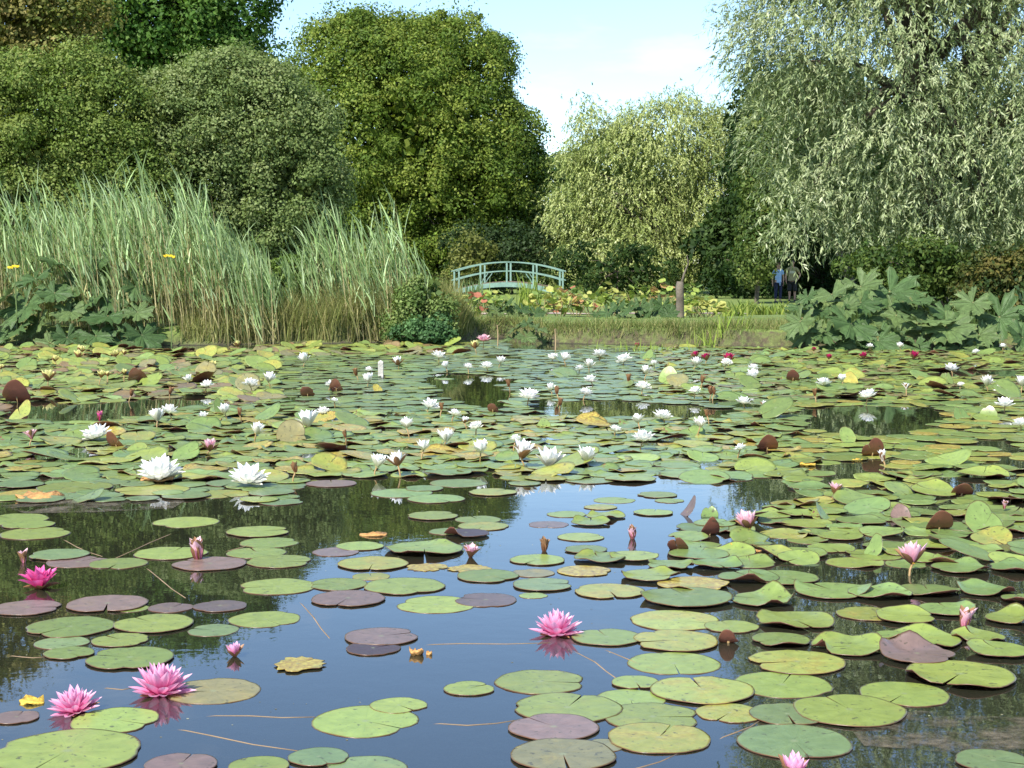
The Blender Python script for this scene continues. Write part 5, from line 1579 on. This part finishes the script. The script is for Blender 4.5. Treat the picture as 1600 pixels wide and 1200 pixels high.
WHITE = [(295,592,15),(323,600,18),(391,598,25),(246,649,28),(264,640,26),(318,650,15),(351,640,22),(152,675,42),(250,733,62),(400,671,25),(388,742,56),(476,560,21),(419,590,21),(517,599,16),(576,577,13),(577,591,20),
 (622,565,18),(685,554,21),(697,571,14),(731,572,15),(760,571,20),(782,563,16),(522,625,12),(505,642,22),(482,656,35),(671,631,26),(710,645,19),(635,662,23),(725,657,14),(744,665,21),(697,682,27),(662,697,22),(751,699,27),
 (589,721,29),(622,719,30),(864,557,16),(881,558,17),(937,552,21),(976,560,24),(920,569,17),(906,575,16),(1022,567,13),(1010,579,18),(923,592,20),(1004,602,22),(860,605,15),(915,612,20),(826,616,30),(1087,566,19),(1135,565,17),
 (1177,574,18),(1177,586,21),(1086,609,17),(1161,626,21),(1195,632,14),(1035,648,28),(997,655,20),(1094,661,22),(961,670,18),(1005,682,33),(915,711,32),(814,705,29),(806,685,18),(856,716,40),(1157,699,18),(1287,597,23),(1315,591,15),
 (1357,615,24),(1486,574,21),(1541,596,21),(1567,606,24),(1570,629,27),(1597,597,22),(1595,660,24),(1525,549,11),(1541,537,12),(1567,540,11),(1359,540,11),(1406,540,12),(1416,604,11),(1501,600,11)]
CUPS = {725, 814, 589, 622, 1195, 662, 997, 318, 1416, 295, 476, 1094, 751}
WL = [('the tall pale reeds', (300, 595)), ('the yellow lilies', (120, 600)), ('the white post', (590, 580)), ('the lawn bank', (780, 560)), ('the water grasses', (980, 555)), ('the irises', (1110, 565)), ('the right-hand giant rhubarb', (1500, 540)),
      ('the sprawling giant rhubarb', (1380, 540)), ('the lone red-brown standing leaf', (740, 640)), ('the upright brown folded leaf', (470, 670)), ('the sky-blue open water', (880, 720)), ('the dark open water', (600, 725)), ('the cluster of raised green leaves', (1040, 670)),
      ('the bright green folded leaf', (1560, 630)), ('the pale yellow domed leaf', (1310, 600)), ('the big white bloom at the water edge', (330, 745)), ('the leaning green leaf', (320, 645)), ('the drooping white bloom', (160, 690)), ('the dark tree-reflection gap', (900, 610)), ('the dark gap right of the flat pads', (1180, 620))]
for i, (px, py, wpx) in enumerate(WHITE):
    form = 'half' if px in (814, 1416) else ('cup' if px in CUPS or i % 3 == 0 else 'open')
    nr = min(WL, key=lambda q: (q[1][0] - px) ** 2 + 6 * (q[1][1] - py) ** 2)[0]
    if (px, py) == (250, 733): lab = 'biggest white water lily, wide open above a brown-edged pad'
    elif (px, py) == (388, 742): lab = 'big white water lily with spreading petals at the open water edge'
    elif (px, py) == (152, 675): lab = 'tall white water lily with one petal drooping below it'
    elif (px, py) == (814, 705): lab = 'half-closed white water lily with brown sepals showing'
    else:
        st = {'open': 'wide-open', 'cup': 'cupped', 'half': 'half-closed'}[form]
        lab = f"{'large ' if wpx > 27 else ''}{st} white water lily blooming near {nr}"
    flower(px, py, wpx, 'petal_white', form, lab, 0.02 if wpx > 35 else (0.045 + 0.05 * ((i * 7) % 5) / 5), seed=50 + i, sepmat='sepal' if (px in (814, 725, 622, 1195) or form == 'half') else 'sepal_white', group='white water lilies')
for i, (px, py, wpx) in enumerate([(125,545,14),(122,553,15),(86,560,11),(181,552,12),(194,550,10),(75,586,21),(158,584,14),(194,581,10),(331,568,12),(372,537,12),(1,573,9),(742,538,15),(168,584,10)]):
    flower(px, py, wpx * 1.35, 'petal_yellow', 'cup', 'pale yellow water lily standing among russet-backed leaves before the reeds' if px < 420 else 'pale yellow water lily beside the high pale pink bloom', 0.10, seed=300 + i, group='yellow water lilies')
for i, (px, py, wpx) in enumerate([(1087,554,14),(1104,557,16),(1136,558,21),(996,539,9),(1350,555,14),(1427,554,16),(1295,557,11),(1271,545,9)]):
    flower(px, py, wpx * 1.2, 'petal_crimson', 'cup', 'dark crimson water lily near the foot of the irises' if px < 1200 else 'dark crimson water lily in front of the giant rhubarb', 0.05, seed=400 + i, group='crimson water lilies')

# small closed buds on stalks between the pads
for i, (px, py) in enumerate([(557, 583), (982, 592), (1097, 595), (1111, 612), (1116, 612), (875, 630), (870, 612), (462, 733), (690, 637), (1105, 647), (1273, 615), (540, 680), (795, 600), (374, 645), (205, 615), (265, 612)]):
    flower(px, py, 8 if py < 700 else 11, 'sepal', 'bud', 'small greenish-brown lily bud poking up between flat pads', 0.07, seed=500 + i, group='brown lily buds')

# ------------------------------------------------------------------ things in the water
M['post'] = simple('weathered_post', (0.42, 0.40, 0.36), 0.85, 0.25, 12, 0.5, 40)
p = at(595, 589)
mb = MB(); mb.box((0, 0, -0.18), (0.05, 0.05, 0.66)); mb.add([(-.025, -.025, .15), (.025, -.025, .15), (.025, .025, .15), (-.025, .025, .15), (0, 0, .167)], [[0, 1, 4], [1, 2, 4], [2, 3, 4], [3, 0, 4]])
o = mb.build('marker_post', M['post']); o.location = p
tag(o, 'short weathered whitish post standing among the flat pads', 'post')
for (px, py, h, lab) in ((777, 541, 0.42, 'thin brown stick standing in the water by the lawn bank'), (867, 549, 0.42, 'thin brown stem standing in the water below the young rhubarb')):
    p = at(px, py); mb = MB(); mb.tube([(0, 0, -.3), (0.01, 0, h * .34), (0.0, 0, h * K)], [.010, .008, .006], 6)
    o = mb.build('stick', M['under_stem']); o.location = p; tag(o, lab, 'stick')

M['drifting_stem'] = simple('drifting_stem', (0.20, 0.135, 0.075), 0.7, 0.35, 8)
STEMS = [((280, 1123), (390, 1119), (492, 1121), 'pale lily stem under water leading to the pad with a small one behind'), ((645, 1133), (730, 1134), (820, 1124), 'pale lily stem under water right of the overlapping pair of pads'),
 ((630, 1012), (720, 1006), (860, 1005), 'long straight lily stem under water left of the deep pink bloom'), ((245, 1138), (330, 1150), (465, 1174), 'long lily stem slanting under open blue water'),
 ((150, 1078), (180, 1077), (205, 1076), 'dark lily stem joining the two big pink blooms'), ((85, 838), (120, 855), (160, 870), 'brown stem under water leading to the purple pads'), ((285, 828), (235, 848), (180, 873), 'brown lily stem slanting across the tree reflection'),
 ((335, 868), (380, 855), (420, 840), 'brown lily stem under the stack of green pads'), ((455, 930), (490, 965), (515, 998), 'thin lily stem running down from the wide green pad'), ((880, 1012), (930, 1035), (965, 1062), 'thin lily stem behind the raft of pads'),
 ((1110, 1165), (1150, 1145), (1190, 1125), 'lily stem beside the magenta bloom'), ((0, 1027), (35, 1027), (72, 1027), 'pale lily stem under water beside the small green pads'), ((960, 1215), (1000, 1200), (1060, 1178), 'lily stem below the yellow-green raft'),
 ((215, 880), (250, 905), (290, 935), 'reddish lily stem under the dark reflection'), ((925, 1010), (980, 1030), (1030, 1050), 'fine lily stem under the flat green pads')]
for a, m_, b, lab in STEMS:
    P = [at(*a, -0.0015), at(*m_, -0.0008), at(*b, -0.0012)]
    c = P[1].copy(); P = [q - c for q in P]
    P = [P[0] + Vector((0, 0, -.004)), P[0].lerp(P[1], .5) + Vector((0, .01, 0)), P[1], P[1].lerp(P[2], .5) + Vector((0, -.01, 0)), P[2]]
    mb = MB(); mb.tube(P, 0.0024, 6)
    o = mb.build('drifting_lily_stem', M['drifting_stem'], None, True); o.location = c  # each strand is a lily stem lying at the water surface
    tag(o, lab.replace('lily stem', 'weed strand').replace('brown stem', 'brown lily stem'), 'waterweed', 'lily stems drifting at the water surface')

# brown algae scum and floating dead leaves
def scum_material():
    m, N, L = mat_new('algae_scum')
    geo = N.new('ShaderNodeNewGeometry')
    n1 = noise(N, L, 5, 6, 0.65, vec=geo.outputs['Position']); n2 = noise(N, L, 40, 4, 0.7, vec=geo.outputs['Position'])
    c = ramp(N, L, n2.outputs[0], 0.3, 0.7, (0.055, 0.048, 0.03), (0.16, 0.13, 0.08))
    al = ramp(N, L, n1.outputs[0], 0.42, 0.60, (0, 0, 0), (0.72, 0.72, 0.72))
    p = N.new('ShaderNodeBsdfPrincipled'); L(c.outputs[0], p.inputs['Base Color']); p.inputs['Roughness'].default_value = 0.8
    L(al.outputs[0], p.inputs['Alpha'])
    o = N.new('ShaderNodeOutputMaterial'); L(p.outputs[0], o.inputs[0])
    return m
M['scum'] = scum_material()
for outline, lab in (([(1330, 1140), (1380, 1118), (1440, 1110), (1500, 1118), (1600, 1120), (1680, 1130), (1680, 1175), (1600, 1170), (1500, 1178), (1420, 1170), (1350, 1165)], 'brown algae scum floating below the right-hand pads'),
                     ([(0, 790), (80, 783), (200, 778), (290, 782), (270, 794), (150, 800), (40, 802)], 'thin brown scum on the water below the white lilies')):
    P = [at(a, b, 0.002) for a, b in outline]
    c = sum(P, Vector()) / len(P)
    V = [q - c for q in P] + [Vector((0, 0, 0))]
    k = len(P)
    o = link('algae_scum', mk_mesh('algae_scum', V, [[i, (i + 1) % k, k] for i in range(k)], M['scum'])); o.location = c
    tag(o, lab, 'algae', kind='stuff')

M['dead_leaf'] = simple('dead_leaf', (0.42, 0.22, 0.07), 0.7, 0.45, 25, 0.5, 40)
M['dead_yellow'] = simple('dead_yellow', (0.55, 0.36, 0.05), 0.7, 0.35, 25, 0.5, 40)
def dead_leaf(px, py, wpx, lab, mat='dead_leaf', hgt=0.3, seed=0):
    r = random.Random(seed)
    c = at(px, py); R = wpx / FPX * c.y / 2
    n = 14; V = [(0, 0, R * .25)]
    for q in (0.6, 1.0):
        for i in range(n):
            a = 2 * math.pi * i / n
            rr = R * q * (0.75 + 0.3 * r.random())
            V.append((rr * math.cos(a), rr * math.sin(a) * .8, R * hgt * (r.random() * q)))
    F = [[0, 1 + i, 1 + (i + 1) % n] for i in range(n)] + [[1 + i, 1 + n + i, 1 + n + (i + 1) % n, 1 + (i + 1) % n] for i in range(n)]
    top = len(V)
    V += [(x, y, z - 0.006) for x, y, z in V]
    F += [[j + top for j in f[::-1]] for f in F]
    F += [[1 + n + i, 1 + n + top + i, 1 + n + top + (i + 1) % n, 1 + n + (i + 1) % n] for i in range(n)]
    o = link('dead_leaf', mk_mesh('dead_leaf', V, F, M[mat], True)); o.location = c
    tag(o, lab, 'dead leaf', 'dead leaves floating on the pond')
dead_leaf(651, 1023, 26, 'curled bronze dead leaf floating in open water', hgt=1.2, seed=1)
dead_leaf(671, 1023, 11, 'tiny bronze dead leaf beside the curled one', hgt=1.2, seed=2)
dead_leaf(583, 836, 46, 'flat tan dead leaf on the tree reflection', seed=3, hgt=.15)
dead_leaf(50, 1098, 44, 'crumpled yellow dead leaf behind the pink bloom', 'dead_yellow', .5, 4)
dead_leaf(245, 752, 60, 'brown rotten pad edge under the biggest white bloom', hgt=.4, seed=5)
dead_leaf(1155, 858, 28, 'yellow withered leaf among the curled pads', 'dead_yellow', .8, 6)
dead_leaf(1185, 862, 22, 'small orange withered leaf beside the yellow one', 'dead_leaf', .6, 7)
dead_leaf(1262, 728, 30, 'orange-yellow withered leaf at the open water edge', 'dead_yellow', .4, 8)
dead_leaf(1338, 720, 22, 'small yellow withered leaf below the brown arched leaf', 'dead_yellow', .4, 9)
dead_leaf(60, 778, 80, 'reddish-brown rotting pad at the edge of the scum', hgt=.25, seed=10)

# tiny floating bits (seeds, fallen petals' crumbs, duckweed) on the open water
fr_ = np.random.default_rng(77)
nb = 1500
yy = np.sqrt(fr_.uniform(3.0 ** 2, 9.0 ** 2, nb)); xx = fr_.uniform(-0.38, 0.38, nb) * yy
keep = (np.sin(2.1 * xx + 1.3 * yy) + np.sin(3.7 * xx - 2.9 * yy + 1)) > 0.1
xx, yy = xx[keep], yy[keep]; nb = len(xx)
rd = fr_.uniform(0.0012, 0.0042, nb); a0 = fr_.uniform(0, 6.3, nb)
Vb = np.concatenate([np.stack([xx + rd * np.cos(a0 + k * math.pi / 2), yy + rd * np.sin(a0 + k * math.pi / 2) * 0.7, np.full(nb, 0.0008)], 1)[:, None] for k in range(4)], 1).reshape(-1, 3)
Cb = tones(nb, [(0.10, 0.08, 0.04), (0.28, 0.24, 0.12), (0.5, 0.5, 0.38)])
tag(link('floating_debris', mk_mesh('floating_debris', Vb, np.arange(nb * 4).reshape(-1, 4), M['leaf'], False, Cb, 'FACE')), 'tiny pale specks of plant debris floating on the open water', 'debris', kind='stuff')

# things that would read alike are told apart by their order from a landmark
ORD = ['nearest', 'second', 'third', 'fourth', 'fifth', 'sixth', 'seventh', 'eighth', 'ninth', 'tenth', 'eleventh', 'twelfth', 'thirteenth', 'fourteenth', 'fifteenth', 'sixteenth', 'seventeenth', 'eighteenth', 'nineteenth', 'twentieth']
LP = {}
for (a, b), t in LAND: LP.setdefault(t, at(a, b))
WP = {t: at(*q) for t, q in WL}
cnt = {}
for o in list(bpy.data.objects):
    if o.parent is None and o.get('category') in ('lily pad', 'water lily'): cnt.setdefault(o['label'], []).append(o)
for lab, os_ in cnt.items():
    if len(os_) < 2: continue
    tail = next((t for t in LP if lab.endswith(t)), None)
    if tail:
        head, p0 = lab[:-len(tail)].strip(), LP[tail]
        noun = next((tail[tail.index(a) + len(a):] for a in (' the ', ' a ') if a in ' ' + tail.replace(' ', ' ')), tail)
        ref = 'the ' + noun.strip()
    elif lab.startswith('small greenish-brown'):
        head, p0, ref = 'small greenish-brown lily bud', at(595, 589), 'the whitish post'
    elif lab.startswith('pale yellow water lily standing'):
        head, p0, ref = 'pale yellow water lily before the reeds', at(25, 630), 'the large russet folded leaf'
    elif lab.startswith('dark crimson'):
        head, p0, ref = 'dark crimson water lily', (at(1105, 541) if 'foot' in lab else at(1350, 545)), ('the tall iris clump' if 'foot' in lab else 'the sprawling giant rhubarb')
    else:
        t = next((t for t in WP if lab.endswith(t)), None)
        if not t: continue
        head, p0, ref = lab[:-len(t)].replace('blooming near', '').strip(), WP[t], t
    if head.endswith(' in the crowd'): head = head[:-13]
    os_.sort(key=lambda o: (o.location - p0).length)
    for k, o in enumerate(os_):
        if k < len(ORD): o['label'] = f"{head}, {ORD[k]} such from {ref}"
for lab, os_ in list(cnt.items()):
    for o in os_: o['label'] = ' '.join(o['label'].split()[:16])
